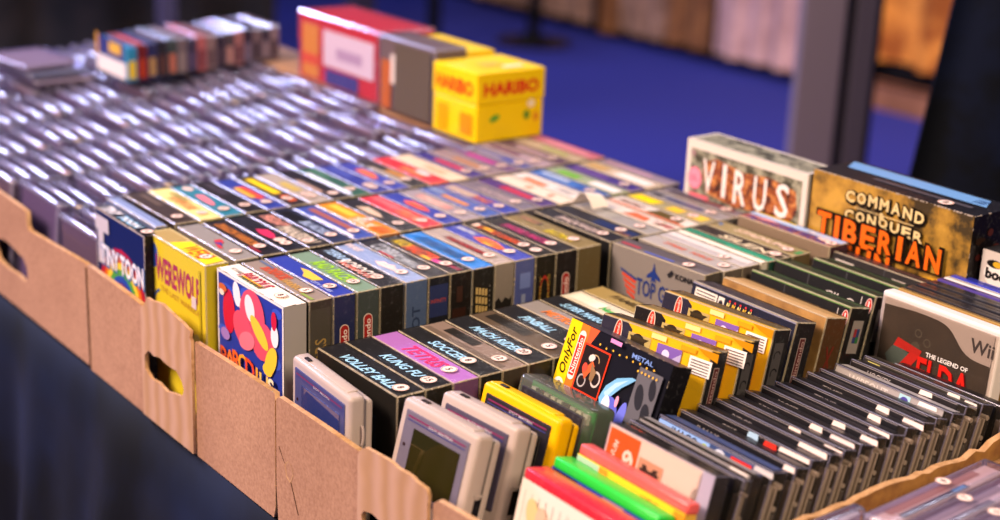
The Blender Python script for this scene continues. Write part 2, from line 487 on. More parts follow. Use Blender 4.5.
# stool shapes standing in for unidentified dark shapes on the far carpet
def far_stand_in(x, y, lab):
    root = bpy.data.objects.new('stool_stand_in', None); COL.objects.link(root); root.location = W3(x, y, -930)
    tag(root, lab, 'stool stand-in')
    K = pr('0c0c12', .6, .1, 0)
    mb = MB(); mb.cyl((0, 0, 0), 190, 14, 'z', pr('1a1210', .5, .2, 0), 28); mb.cyl((0, 0, 14), 90, 40, 'z', K, 24, 40); mb.build('base', root)
    mb = MB(); mb.cyl((0, 0, 50), 34, 620, 'z', K, 20); mb.build('stand_in_stem', root)
    mb = MB(); mb.cyl((0, 0, 660), 150, 70, 'z', K, 28, 170); mb.build('stand_in_seat', root)
    return root
far_stand_in(4230, 5000, 'stool-shaped dark stand-in on the blue carpet in front of the far curtains')
far_stand_in(3600, 4980, 'stool-shaped dark stand-in on the carpet just behind the sweets boxes')

# dark cloth at the right edge
hang('dark_drape', 'big navy black drape hanging at the right edge behind the software boxes', 'drape', (1300, 197), (1740, -178), -930, 900, NAVY, 10, 260, seed=9, slant=215)

# ================================================================ table
root = bpy.data.objects.new('trade_table', None); COL.objects.link(root); root.location = W3(290, 400, -930)
tag(root, 'long table under the cardboard trays, hidden by a navy black cloth', 'table')
TB = pr('2c2c30', .5, .1, 0)
mb = MB(); mb.rbox(-306, 390, -1300, 960, 722, 744, 3, TB); mb.build('table_top', root)
for sx in (-280, 300):
    for sy in (-1260, 920):
        mb = MB(); mb.cyl((sx, sy, 0), 16, 722, 'z', TB, 14); mb.build('leg', root)
# cloth: top sheet and four hanging, folded sides
def tablecloth():
    rnd = random.Random(4); x0, x1, y0, y1 = -27, 692, -912, 1372
    pts = []
    def edge(a, b, n):
        for i in range(n): pts.append((a[0] + (b[0] - a[0]) * i / n, a[1] + (b[1] - a[1]) * i / n))
    edge((x0, y0), (x0, y1), 170); edge((x0, y1), (x1, y1), 50); edge((x1, y1), (x1, y0), 170); edge((x1, y0), (x0, y0), 50)
    n = len(pts); cx, cy = (x0 + x1) / 2, (y0 + y1) / 2; vs = []; rows = 9
    for r in range(rows + 1):
        z = -183.5 - (730 * r / rows); k = min(1, r / 3.0)
        for i, (x, y) in enumerate(pts):
            s = i * 13.5
            nx = -1 if i < 170 else (0 if i < 220 else (1 if i < 390 else 0)); ny = 0 if nx else (1 if i < 220 else -1)
            off = k * (12 * math.sin(s / 37 + .6 * math.sin(s / 190) + r * .12) + 9 * math.sin(s / 88 + 1.3 - r * .1) + 5 * math.sin(s / 19 + r * .3)) + 4 + 26 * k + r * 2.5
            vs.append((x + nx * off, y + ny * off, z))
    fs = [tuple(range(n))[::-1]]
    for r in range(rows):
        for i in range(n): fs.append((r * n + i, r * n + (i + 1) % n, (r + 1) * n + (i + 1) % n, (r + 1) * n + i))
    mb = MB(); mb.add(vs, fs, NAVY_T); return mb
NAVY_T, _t, _b = nt('navy_table_cloth')
_t.links.new(ramp(_t, noise(_t, 5, 3), [(.42, '010206'), (.72, '07122e')]), _b.inputs['Base Color'])
_b.inputs['Roughness'].default_value = .6; _b.inputs['Specular IOR Level'].default_value = .1
_b.inputs['Sheen Weight'].default_value = .05
o = tablecloth().build('table_cloth'); o.location.z = ZOFF * MM
for p in o.data.polygons: p.use_smooth = len(p.vertices) == 4
tag(o, 'navy black cloth falling in folds below the cardboard trays', 'tablecloth')

# ================================================================ cardboard trays
def panel(parent, name, outline, holes, x0, x1, mat, axis='x', edge=None):
    """a cardboard wall: outline in (along, z) mm with holes, thickness from x0 to x1"""
    cu = bpy.data.curves.new('outline', 'CURVE'); cu.dimensions = '2D'; cu.fill_mode = 'BOTH'
    for pts in [outline] + holes:
        sp = cu.splines.new('POLY'); sp.points.add(len(pts) - 1); sp.use_cyclic_u = True
        for k, (u, v) in enumerate(pts): sp.points[k].co = (u * MM, v * MM, 0, 1)
    cu.extrude = abs(x1 - x0) / 2 * MM
    tmp = bpy.data.objects.new('outline', cu); COL.objects.link(tmp)
    dg = bpy.context.evaluated_depsgraph_get()
    me = bpy.data.meshes.new_from_object(tmp.evaluated_get(dg))
    bpy.data.objects.remove(tmp); bpy.data.curves.remove(cu)
    xm = (x0 + x1) / 2 * MM
    for v in me.vertices:
        u, z, d = v.co
        v.co = (xm + d, u, z) if axis == 'x' else (u, xm + d, z)
    me.materials.clear(); me.materials.append(mat); me.materials.append(edge or CB_EDGE)
    me.update()
    for p in me.polygons:
        n = p.normal
        p.material_index = 0 if abs(n.x if axis == 'x' else n.y) > .7 else 1
    me.name = name
    o = bpy.data.objects.new(name, me); COL.objects.link(o); o.parent = parent
    return o
def jag(u0, z0, u1, z1, n, amp, rnd):
    return [(u0 + (u1 - u0) * k / n, z0 + (z1 - z0) * k / n + rnd.uniform(-amp, amp)) for k in range(1, n)]
def tray(lab, x0, x1, y0, y1, right_top=-64, right_jag=False):
    root = bpy.data.objects.new('cardboard_tray', None); COL.objects.link(root)
    root.location = (0, 0, ZOFF * MM)
    tag(root, lab, 'box', 'cardboard trays')
    rnd = random.Random(int(y0) + 5000)
    mb = MB(); mb.box(x0, x1, y0, y1, -182, -179, CB_IN); mb.build('tray_floor', root)
    return root, rnd
B = -182.5
# tray with the tall boxes (left)
t1, rnd = tray('long cardboard tray on the left holding the tall boxed games and clear cases', -25, 612, -20, 1340)
hole = [(224, -114), (214, -106), (203, -108), (189, -105), (170, -107), (152, -106), (140, -113), (136, -120), (140, -129), (158, -132), (175, -136), (192, -133), (210, -135), (224, -128)]
hole2 = [(650, -108), (620, -104), (590, -107), (565, -110), (554, -119), (552, -130), (562, -139), (590, -137), (620, -139), (650, -136), (662, -120)]
panel(t1, 'front_panel', [(-37, -170), (-34, -182), (117, B), (117, -65), (60, -63), (-37, -61)], [], -31, -26, CB)
panel(t1, 'torn_flap', [(231, B + 2), (118, B + 2), (118, -64)] + [(121, -62), (119, -54)] + jag(120, -54, 150, -50, 4, 1.6, rnd) + [(150, -50), (180, -46), (203, -50), (214, -50), (222, -60), (231, -66)], [hole], -34.5, -31.3, CBR)
panel(t1, 'front_panel', [(233, B), (371, B), (371, -62), (300, -63), (233, -65)], [], -31.5, -26, CB)
panel(t1, 'front_panel', [(375, B + 3), (375, -62), (455, -66), (541, -70), (546, -64), (545, -49), (560, -48), (700, -46), (700, B + 3)], [hole2], -31, -26, CB)
panel(t1, 'front_panel', [(703, B), (1340, B), (1340, -60), (703, -60)], [], -31, -25, CB)
panel(t1, 'back_panel', [(112, B), (1340, B), (1340, -62), (112, -62)], [], 616, 621, CB)
panel(t1, 'side_panel', [(-24, B), (376, B), (376, -66), (40, -90), (-24, -92)], [], -17, -12, CB_IN, 'y')
panel(t1, 'side_panel', [(-24, B), (612, B), (612, -60), (-24, -60)], [], 1342, 1347, CB_IN, 'y')
for y, zt in ((373, -66), (232, -66), (702, -60)):
    mb = MB(); mb.box(-32.4, -31, y - .9, y + .9, B + 3, zt, CB_DARK); mb.build('panel_seam', t1)
# rear leaf of the corner folded over the tray's near end
# tray with the black boxed games and discs (right)
t2, rnd = tray('cardboard tray in the foreground holding handhelds, black boxed games and disc cases', -25, 676, -445, -22)
panel(t2, 'front_panel', [(-42, B), (-39, -150), (-39, -66), (-44, -62), (-110, -61), (-178, -61), (-178, B)], [], -31, -26, CB)
hole3 = [(-184, -112), (-188, -107), (-200, -104), (-214, -106), (-224, -114), (-222, -126), (-205, -130), (-188, -124)]
panel(t2, 'torn_flap', [(-178, B + 2), (-178, -62), (-182, -56), (-189, -51), (-215, -49)] + jag(-215, -49, -268, -50, 8, 1.6, rnd) + [(-274, -51), (-277, -56), (-276, -66), (-279, B + 2)], [hole3], -34.5, -31.3, CBR)
panel(t2, 'front_panel', [(-279, B), (-279, -62), (-285, -57), (-330, -54), (-445, -58), (-445, B)], [], -31, -26, CB)
panel(t2, 'back_panel', [(-445, B), (-22, B), (-22, -62), (-445, -62)], [], 676, 681, CB)
panel(t2, 'side_panel', [(-24, B), (376, B), (376, -66), (40, -90), (-24, -92)], [], -26, -21.5, CB_IN, 'y')
top = [(675, -36), (600, -40), (520, -44), (430, -52), (415, -55), (405, -61), (392, -57), (380, -62)] + jag(380, -60, 175, -62, 22, 2.2, rnd) + [(160, -66), (60, -66), (-24, -66)]
panel(t2, 'side_panel', [(-24, B), (675, B)] + top, [], -449, -443, CB_IN, 'y')
mb = MB()   # dent with creases on the nearest panel
mb.add([(-31.2, -54, -121), (-31.2, -60, -116), (-31.2, -66, -118), (-31.2, -69, -126), (-31.2, -64, -136), (-31.2, -57, -133), (-30.0, -61, -124)], [(0, 1, 6), (1, 2, 6), (2, 3, 6), (3, 4, 6), (4, 5, 6), (5, 0, 6)], CB_EDGE)
mb.add([(-31.3, -64, -134), (-31.3, -65.4, -134), (-31.3, -78, -160), (-31.3, -77, -161)], [(0, 1, 2, 3)], CB_DARK)
mb.add([(-31.3, -54, -121), (-31.3, -54, -120.2), (-31.3, -44, -108), (-31.3, -43.6, -109)], [(0, 1, 2, 3)], CB_DARK)
mb.build('dent', t2)
# third tray at the right corner
t3, rnd = tray('cardboard tray at the bottom right corner with clear cases', 100, 612, -760, -452)
panel(t3, 'side_panel', [(96, B), (612, B), (612, -66), (96, -80)], [], -456, -451, CB_IN, 'y')
panel(t3, 'front_panel', [(-760, B), (-452, B), (-452, -95), (-760, -95)], [], 96, 101, CB)
panel(t3, 'side_panel', [(96, B), (612, B), (612, -80), (96, -95)], [], -764, -759, CB_IN, 'y')
panel(t3, 'back_panel', [(-760, B), (-452, B), (-452, -66), (-760, -66)], [], 608, 613, CB)

# ================================================================ row 1: the nearest tall boxed games
G1L = 'boxed games of the nearest tall row'
def near_art_blob(a, W, T, H):
    """royal blue cover with loose generic shapes"""
    a.rect(0, 0, W, H, 'e8e2e0'); a.rect(2.5, 0, W - 2.5, H - 2.5, '2a3a9c')
    for u, v, r in ((20, 160, 16), (60, 168, 14), (108, 120, 15), (116, 168, 9), (12, 120, 10)):
        a.disc(u, v, r, '3a55c4', r * .5)
    a.disc(24, 142, 12, 'c81e3c', 22); a.disc(40, 164, 7, 'f0e8ee', 12, ang=12); a.disc(48, 157, 6, 'f0e8ee', 5)
    a.disc(70, 151, 24, 'd8506a', 26, ang=-10); a.disc(90, 133, 22, 'd8506a', 18, ang=30); a.disc(52, 133, 20, 'd8506a', 16, ang=-30)
    a.disc(66, 158, 9, 'f4e4ea', 13, ang=20); a.disc(84, 140, 20, 'f2c63c', 8, ang=-35); a.disc(60, 124, 16, 'e2768a', 9, ang=20)
    a.disc(113, 146, 7, 'f0e8ee', 11); a.disc(112, 160, 5, 'c81e3c', 9); a.disc(106, 119, 9, 'f2c63c', 17, ang=-30); a.disc(100, 109, 9, 'f2c63c', 6)
    a.disc(18, 118, 9, '9a78c0', 6); a.disc(14, 163, 8, 'c86428', 4); a.disc(12, 158, 5, 'e8d8c8', 3)
    for k, (ch, c) in enumerate(zip('PARODIUS', ('e05a20', 'f07828', 'e86420', 'f0a030', 'e84c20', 'f0a838', 'f4c86a', 'f0e0c0'))):
        u = 14 + k * 13.6; v = 97 - 3 * math.cos(k)
        a.text(ch, u + 1, v - 1, 20, '1a1440', None, .06); a.text(ch, u, v, 19, c, None, .03)
def parod_side(a, W, T, H):
    a.rect(0, 0, T, H, 'a8a09c'); a.disc(15, 78, 3.5, '9c2034'); a.disc(15, 74, 2, '9c2034'); a.text('JAPAN', 11, 55, 4, '4a4440', 16, .01, 0, 90)
def txt_side(s, c, bg=None, z=70, L=60, h=9):
    def f(a, W, T, H):
        if bg: a.rect(1, H - 105, T - 1, H - 8, bg)
        a.text(s, T / 2, H - z, h, c, L, .02, 0, 90)
    return f
def bars_side(a, W, T, H):
    for k in range(4):
        for j in range(4): a.rect(4 + j * 3.6, H - 26 - k * 9 - j, 6.8 + j * 3.6, H - 19 - k * 9 - j, 'c8a868')
    for k in range(9): a.rect(19, H - 20 - k * 5, 20, H - 18 - k * 5, '8a8078')
def patch_side(cols):
    def f(a, W, T, H):
        rnd = random.Random(len(cols) + T)
        for k, c in enumerate(cols):
            a.rect(rnd.uniform(1, T * .4), H - 30 - k * 22, rnd.uniform(T * .5, T - 1), H - 14 - k * 22, c)
    return f
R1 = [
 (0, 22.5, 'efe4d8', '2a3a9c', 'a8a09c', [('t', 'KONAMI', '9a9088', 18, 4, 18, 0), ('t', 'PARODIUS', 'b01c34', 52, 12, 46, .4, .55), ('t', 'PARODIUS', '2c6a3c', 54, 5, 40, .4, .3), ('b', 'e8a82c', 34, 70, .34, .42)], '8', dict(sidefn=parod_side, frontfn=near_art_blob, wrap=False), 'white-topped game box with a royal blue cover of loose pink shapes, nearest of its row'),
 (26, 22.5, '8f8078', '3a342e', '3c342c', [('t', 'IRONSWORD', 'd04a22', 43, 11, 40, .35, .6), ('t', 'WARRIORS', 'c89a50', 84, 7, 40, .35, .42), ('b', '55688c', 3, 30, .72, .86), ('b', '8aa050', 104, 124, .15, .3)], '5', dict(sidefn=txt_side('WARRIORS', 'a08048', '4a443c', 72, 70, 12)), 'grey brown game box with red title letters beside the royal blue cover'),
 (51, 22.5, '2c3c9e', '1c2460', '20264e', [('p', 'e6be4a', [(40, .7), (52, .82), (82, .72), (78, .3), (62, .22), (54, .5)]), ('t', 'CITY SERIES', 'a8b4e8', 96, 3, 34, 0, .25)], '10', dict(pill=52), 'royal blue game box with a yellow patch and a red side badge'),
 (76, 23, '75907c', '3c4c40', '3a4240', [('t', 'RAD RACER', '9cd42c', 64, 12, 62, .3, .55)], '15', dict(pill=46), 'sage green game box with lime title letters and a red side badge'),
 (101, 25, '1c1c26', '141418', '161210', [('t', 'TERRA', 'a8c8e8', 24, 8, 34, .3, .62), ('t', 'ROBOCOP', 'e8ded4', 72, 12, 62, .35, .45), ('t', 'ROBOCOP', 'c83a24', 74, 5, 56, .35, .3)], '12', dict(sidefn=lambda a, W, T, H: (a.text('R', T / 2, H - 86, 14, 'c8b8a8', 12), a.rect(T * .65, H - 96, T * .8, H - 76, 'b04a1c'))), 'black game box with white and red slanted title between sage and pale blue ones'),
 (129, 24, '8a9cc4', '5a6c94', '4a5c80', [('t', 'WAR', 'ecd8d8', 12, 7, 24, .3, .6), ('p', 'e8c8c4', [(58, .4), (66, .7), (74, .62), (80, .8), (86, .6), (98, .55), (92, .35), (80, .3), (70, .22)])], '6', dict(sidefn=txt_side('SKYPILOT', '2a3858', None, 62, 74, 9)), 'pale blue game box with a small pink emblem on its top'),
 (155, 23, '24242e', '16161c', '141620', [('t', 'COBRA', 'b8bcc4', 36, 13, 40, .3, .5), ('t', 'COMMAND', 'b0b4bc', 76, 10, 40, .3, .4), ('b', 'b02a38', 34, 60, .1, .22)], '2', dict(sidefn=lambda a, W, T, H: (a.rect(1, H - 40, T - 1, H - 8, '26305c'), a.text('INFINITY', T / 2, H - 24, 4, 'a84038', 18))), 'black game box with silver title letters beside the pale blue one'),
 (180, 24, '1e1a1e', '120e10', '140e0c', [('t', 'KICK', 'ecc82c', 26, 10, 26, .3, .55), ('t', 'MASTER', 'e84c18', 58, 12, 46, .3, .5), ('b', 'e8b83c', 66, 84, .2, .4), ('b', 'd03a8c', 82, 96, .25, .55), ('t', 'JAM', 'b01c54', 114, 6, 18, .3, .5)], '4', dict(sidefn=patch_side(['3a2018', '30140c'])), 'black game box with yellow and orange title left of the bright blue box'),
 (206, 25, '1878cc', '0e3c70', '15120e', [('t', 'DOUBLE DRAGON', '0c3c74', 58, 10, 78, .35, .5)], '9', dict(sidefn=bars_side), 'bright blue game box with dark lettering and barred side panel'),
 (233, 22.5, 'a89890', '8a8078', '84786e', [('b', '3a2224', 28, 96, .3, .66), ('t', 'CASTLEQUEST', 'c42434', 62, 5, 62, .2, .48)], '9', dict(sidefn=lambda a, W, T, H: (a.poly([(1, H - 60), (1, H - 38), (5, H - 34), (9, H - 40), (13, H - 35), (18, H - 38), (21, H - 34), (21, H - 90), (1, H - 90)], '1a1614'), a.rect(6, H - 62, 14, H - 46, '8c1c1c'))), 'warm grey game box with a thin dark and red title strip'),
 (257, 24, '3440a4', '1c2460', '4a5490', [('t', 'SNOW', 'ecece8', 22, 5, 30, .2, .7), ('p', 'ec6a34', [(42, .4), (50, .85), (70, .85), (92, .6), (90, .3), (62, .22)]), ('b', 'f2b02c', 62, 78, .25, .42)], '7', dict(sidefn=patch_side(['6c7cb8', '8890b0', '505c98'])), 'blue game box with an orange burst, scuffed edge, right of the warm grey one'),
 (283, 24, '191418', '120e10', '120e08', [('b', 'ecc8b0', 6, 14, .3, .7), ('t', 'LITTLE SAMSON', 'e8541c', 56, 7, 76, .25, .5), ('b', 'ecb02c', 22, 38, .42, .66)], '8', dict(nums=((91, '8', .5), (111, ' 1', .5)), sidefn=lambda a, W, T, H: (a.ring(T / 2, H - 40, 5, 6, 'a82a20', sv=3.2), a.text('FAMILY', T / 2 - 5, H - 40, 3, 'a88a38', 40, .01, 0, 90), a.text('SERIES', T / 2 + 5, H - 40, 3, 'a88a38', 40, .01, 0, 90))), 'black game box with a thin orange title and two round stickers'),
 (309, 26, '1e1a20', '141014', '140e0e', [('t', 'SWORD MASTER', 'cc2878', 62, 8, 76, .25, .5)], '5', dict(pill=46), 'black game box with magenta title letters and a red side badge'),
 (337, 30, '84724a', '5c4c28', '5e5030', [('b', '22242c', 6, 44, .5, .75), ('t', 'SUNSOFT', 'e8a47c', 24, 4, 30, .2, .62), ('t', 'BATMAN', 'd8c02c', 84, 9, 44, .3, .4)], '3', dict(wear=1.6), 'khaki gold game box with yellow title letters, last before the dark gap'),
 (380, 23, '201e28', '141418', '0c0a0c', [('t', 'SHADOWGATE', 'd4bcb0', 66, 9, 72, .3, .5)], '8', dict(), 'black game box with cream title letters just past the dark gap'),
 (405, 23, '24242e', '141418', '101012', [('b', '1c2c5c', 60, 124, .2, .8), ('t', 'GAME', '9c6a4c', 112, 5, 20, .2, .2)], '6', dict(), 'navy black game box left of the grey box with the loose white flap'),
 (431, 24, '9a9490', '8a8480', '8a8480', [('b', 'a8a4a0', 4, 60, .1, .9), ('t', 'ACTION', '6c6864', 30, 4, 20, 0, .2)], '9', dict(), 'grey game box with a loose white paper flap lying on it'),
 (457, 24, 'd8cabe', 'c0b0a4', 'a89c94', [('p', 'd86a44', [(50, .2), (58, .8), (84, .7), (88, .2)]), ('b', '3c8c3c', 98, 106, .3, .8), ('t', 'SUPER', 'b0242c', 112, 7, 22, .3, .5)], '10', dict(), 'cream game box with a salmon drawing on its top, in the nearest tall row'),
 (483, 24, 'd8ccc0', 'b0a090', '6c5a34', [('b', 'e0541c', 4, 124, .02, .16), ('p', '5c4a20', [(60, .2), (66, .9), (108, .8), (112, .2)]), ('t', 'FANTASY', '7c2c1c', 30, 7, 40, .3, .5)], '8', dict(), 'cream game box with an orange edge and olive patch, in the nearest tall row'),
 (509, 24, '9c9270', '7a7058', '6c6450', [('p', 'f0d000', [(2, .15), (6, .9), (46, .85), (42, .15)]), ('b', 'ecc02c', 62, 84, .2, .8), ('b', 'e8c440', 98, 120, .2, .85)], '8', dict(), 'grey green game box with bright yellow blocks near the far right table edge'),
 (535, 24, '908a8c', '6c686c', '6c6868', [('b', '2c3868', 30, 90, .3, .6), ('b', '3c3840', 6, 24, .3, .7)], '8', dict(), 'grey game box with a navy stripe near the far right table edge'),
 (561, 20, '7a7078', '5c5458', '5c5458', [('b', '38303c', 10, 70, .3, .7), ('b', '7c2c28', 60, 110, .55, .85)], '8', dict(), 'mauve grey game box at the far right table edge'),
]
for (x, T, top, fr, sd, items, num, kw, lab) in R1:
    kw = dict(kw); nums = kw.pop('nums', ((101, num, .5),))
    game_box(lab, x, T, 129, 2, 0, top, fr, sd, items, nums, group=G1L, **kw)
mb = MB()   # loose paper flap
vs = []
for j in range(2):
    for k in range(7):
        u = k / 6; vs.append((431 + 23 * j, 126 - 34 * u, 5 + 15 * math.sin(u * 3.1) * (1 - .3 * j)))
vs += [(x, y, z - .6) for x, y, z in vs]
fs = [(k, k + 1, k + 8, k + 7) for k in range(6)] + [(14 + k, 21 + k, 22 + k, 15 + k) for k in range(6)] + [(0, 7, 21, 14), (6, 20, 27, 13)]
fs += [(k, 14 + k, 15 + k, k + 1) for k in range(6)] + [(7 + k, 8 + k, 22 + k, 21 + k) for k in range(6)]
mb.add(vs, fs, pr('efe2d6', .6, 0, .05)); o = mb.build('paper_flap'); o.location.z = ZOFF * MM
tag(o, 'loose white paper flap curling up from the grey game box', 'paper')

# ================================================================ row 2
G2L = 'boxed games of the second tall row'
def wolf_front(a, W, T, H):
    a.rect(0, 0, W, H, 'c8b41e'); a.rect(1.5, 0, W - 1.5, H - 2, 'dcc82a')
    a.disc(14, H - 20, 8.5, '2850a8', 13)
    a.text('WEREWOLF', 66, H - 31, 27, 'a8285c', 98, .05); a.text('THE LAST WARRIOR', 72, H - 52, 6, 'b8862c', 88, .01, 0, -2)
    a.ring(28, 108, 14, 17, '3a5a9c', 100, 170); a.disc(48, 84, 13, '8c8a40', 10, ang=20)
    a.disc(88, 76, 12, '4a2c1c', 12); a.disc(70, 70, 12, '6a4424', 9); a.disc(108, 90, 9, 'a89c4c', 13)
    a.rect(98, 128, 108, 140, 'cfc0c4')
    a.rect(114, 20, 118, H - 8, 'b8a41e')
def toon_front(a, W, T, H):
    a.rect(0, 0, W, H, 'b8aca4'); a.rect(1.5, 0, W - 1.5, H - 1.5, '16204e')
    for r, c in ((60, 'b01c34'), (52, 'd86a24'), (45, 'e8c83c'), (38, '4c9c48'), (31, '2c4cac'), (24, '5c2c7c')):
        a.disc(66, 88, r, c, r * 1.0)
    a.disc(52, 82, 7, 'a82c2c', 18, ang=-10); a.disc(72, 76, 8, 'b8b0b4', 20, ang=8); a.disc(84, 70, 10, '3c2c2c', 14)
    a.rect(8, 120, 22, 168, 'c4bcc4'); a.rect(2, 156, 36, 172, 'c4bcc4')
    a.text('TINY TOON', 68, H - 47, 26, '2c6ca8', 108, .09); a.text('TINY TOON', 68, H - 46, 22, 'f0e8ec', 104, .04)
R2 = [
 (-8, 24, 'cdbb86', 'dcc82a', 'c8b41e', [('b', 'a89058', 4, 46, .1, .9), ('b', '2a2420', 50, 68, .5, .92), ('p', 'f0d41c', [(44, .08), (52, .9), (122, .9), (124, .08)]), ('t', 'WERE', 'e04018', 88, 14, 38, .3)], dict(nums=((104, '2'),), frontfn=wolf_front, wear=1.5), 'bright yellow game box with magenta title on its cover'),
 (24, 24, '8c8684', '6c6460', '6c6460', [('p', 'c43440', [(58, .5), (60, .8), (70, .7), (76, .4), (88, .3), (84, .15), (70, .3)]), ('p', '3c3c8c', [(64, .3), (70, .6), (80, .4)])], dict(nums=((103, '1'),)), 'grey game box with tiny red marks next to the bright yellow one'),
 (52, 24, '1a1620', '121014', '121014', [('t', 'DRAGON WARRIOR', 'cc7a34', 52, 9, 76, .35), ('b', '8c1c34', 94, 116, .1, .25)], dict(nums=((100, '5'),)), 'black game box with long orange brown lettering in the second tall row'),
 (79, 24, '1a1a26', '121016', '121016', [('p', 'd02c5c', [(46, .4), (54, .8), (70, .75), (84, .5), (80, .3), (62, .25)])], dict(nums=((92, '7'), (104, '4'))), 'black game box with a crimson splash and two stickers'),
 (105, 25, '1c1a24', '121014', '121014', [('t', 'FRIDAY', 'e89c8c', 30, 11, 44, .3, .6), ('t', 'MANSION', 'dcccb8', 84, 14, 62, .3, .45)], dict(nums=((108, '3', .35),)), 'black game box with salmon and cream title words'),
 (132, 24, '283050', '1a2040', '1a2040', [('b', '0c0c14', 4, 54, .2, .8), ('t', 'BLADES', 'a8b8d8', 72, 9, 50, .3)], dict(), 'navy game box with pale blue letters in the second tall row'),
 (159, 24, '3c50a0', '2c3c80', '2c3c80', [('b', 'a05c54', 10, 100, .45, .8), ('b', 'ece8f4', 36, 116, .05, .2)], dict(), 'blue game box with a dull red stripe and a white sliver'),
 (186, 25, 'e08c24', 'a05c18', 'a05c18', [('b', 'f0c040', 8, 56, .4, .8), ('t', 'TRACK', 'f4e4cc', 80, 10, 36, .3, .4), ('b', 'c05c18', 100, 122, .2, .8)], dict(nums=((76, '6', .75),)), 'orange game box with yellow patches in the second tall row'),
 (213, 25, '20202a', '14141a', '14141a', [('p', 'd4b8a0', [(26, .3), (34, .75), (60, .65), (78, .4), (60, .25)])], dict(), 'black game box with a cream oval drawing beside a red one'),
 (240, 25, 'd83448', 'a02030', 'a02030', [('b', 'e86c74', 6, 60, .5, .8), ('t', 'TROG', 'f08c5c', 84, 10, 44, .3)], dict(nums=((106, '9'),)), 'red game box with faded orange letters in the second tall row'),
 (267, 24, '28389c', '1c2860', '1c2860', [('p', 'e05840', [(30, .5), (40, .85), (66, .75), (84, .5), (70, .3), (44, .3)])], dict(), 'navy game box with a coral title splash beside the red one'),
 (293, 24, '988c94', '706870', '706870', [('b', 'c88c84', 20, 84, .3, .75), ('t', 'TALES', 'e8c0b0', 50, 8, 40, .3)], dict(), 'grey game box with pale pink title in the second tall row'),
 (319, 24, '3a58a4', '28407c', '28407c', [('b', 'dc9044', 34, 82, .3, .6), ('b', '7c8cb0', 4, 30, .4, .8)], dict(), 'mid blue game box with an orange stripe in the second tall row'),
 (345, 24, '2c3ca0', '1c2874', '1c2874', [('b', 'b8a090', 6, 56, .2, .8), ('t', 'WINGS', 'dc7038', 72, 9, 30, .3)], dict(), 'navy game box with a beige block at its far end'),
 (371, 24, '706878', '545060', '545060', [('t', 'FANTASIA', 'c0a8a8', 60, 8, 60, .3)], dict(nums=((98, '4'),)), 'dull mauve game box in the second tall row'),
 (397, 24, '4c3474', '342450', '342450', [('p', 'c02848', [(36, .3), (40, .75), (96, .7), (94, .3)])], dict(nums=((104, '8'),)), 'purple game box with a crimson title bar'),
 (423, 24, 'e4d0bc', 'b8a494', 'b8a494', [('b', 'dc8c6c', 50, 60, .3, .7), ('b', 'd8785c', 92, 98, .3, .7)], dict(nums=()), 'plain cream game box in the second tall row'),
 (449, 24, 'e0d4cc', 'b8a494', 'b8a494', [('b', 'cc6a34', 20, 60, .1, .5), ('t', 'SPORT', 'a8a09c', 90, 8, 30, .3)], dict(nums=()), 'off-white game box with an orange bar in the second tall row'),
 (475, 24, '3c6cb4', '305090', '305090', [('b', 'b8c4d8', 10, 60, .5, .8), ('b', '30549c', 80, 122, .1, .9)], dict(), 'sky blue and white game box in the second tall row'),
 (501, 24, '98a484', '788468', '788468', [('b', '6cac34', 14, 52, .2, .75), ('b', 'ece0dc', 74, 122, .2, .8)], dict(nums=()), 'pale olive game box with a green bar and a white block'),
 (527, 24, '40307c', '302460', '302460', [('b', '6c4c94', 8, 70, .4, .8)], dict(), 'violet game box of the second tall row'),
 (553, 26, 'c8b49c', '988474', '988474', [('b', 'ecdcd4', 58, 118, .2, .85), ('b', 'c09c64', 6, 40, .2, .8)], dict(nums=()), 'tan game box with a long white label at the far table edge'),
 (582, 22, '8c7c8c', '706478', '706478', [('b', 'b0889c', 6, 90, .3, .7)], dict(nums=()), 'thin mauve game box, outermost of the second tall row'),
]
for (x, T, top, fr, sd, items, kw, lab) in R2:
    kw = dict(kw); nums = kw.pop('nums', ((102, '8'),))
    game_box(lab, x, T, 265, 138, 0, top, fr, sd, items, nums, group=G2L, **kw)

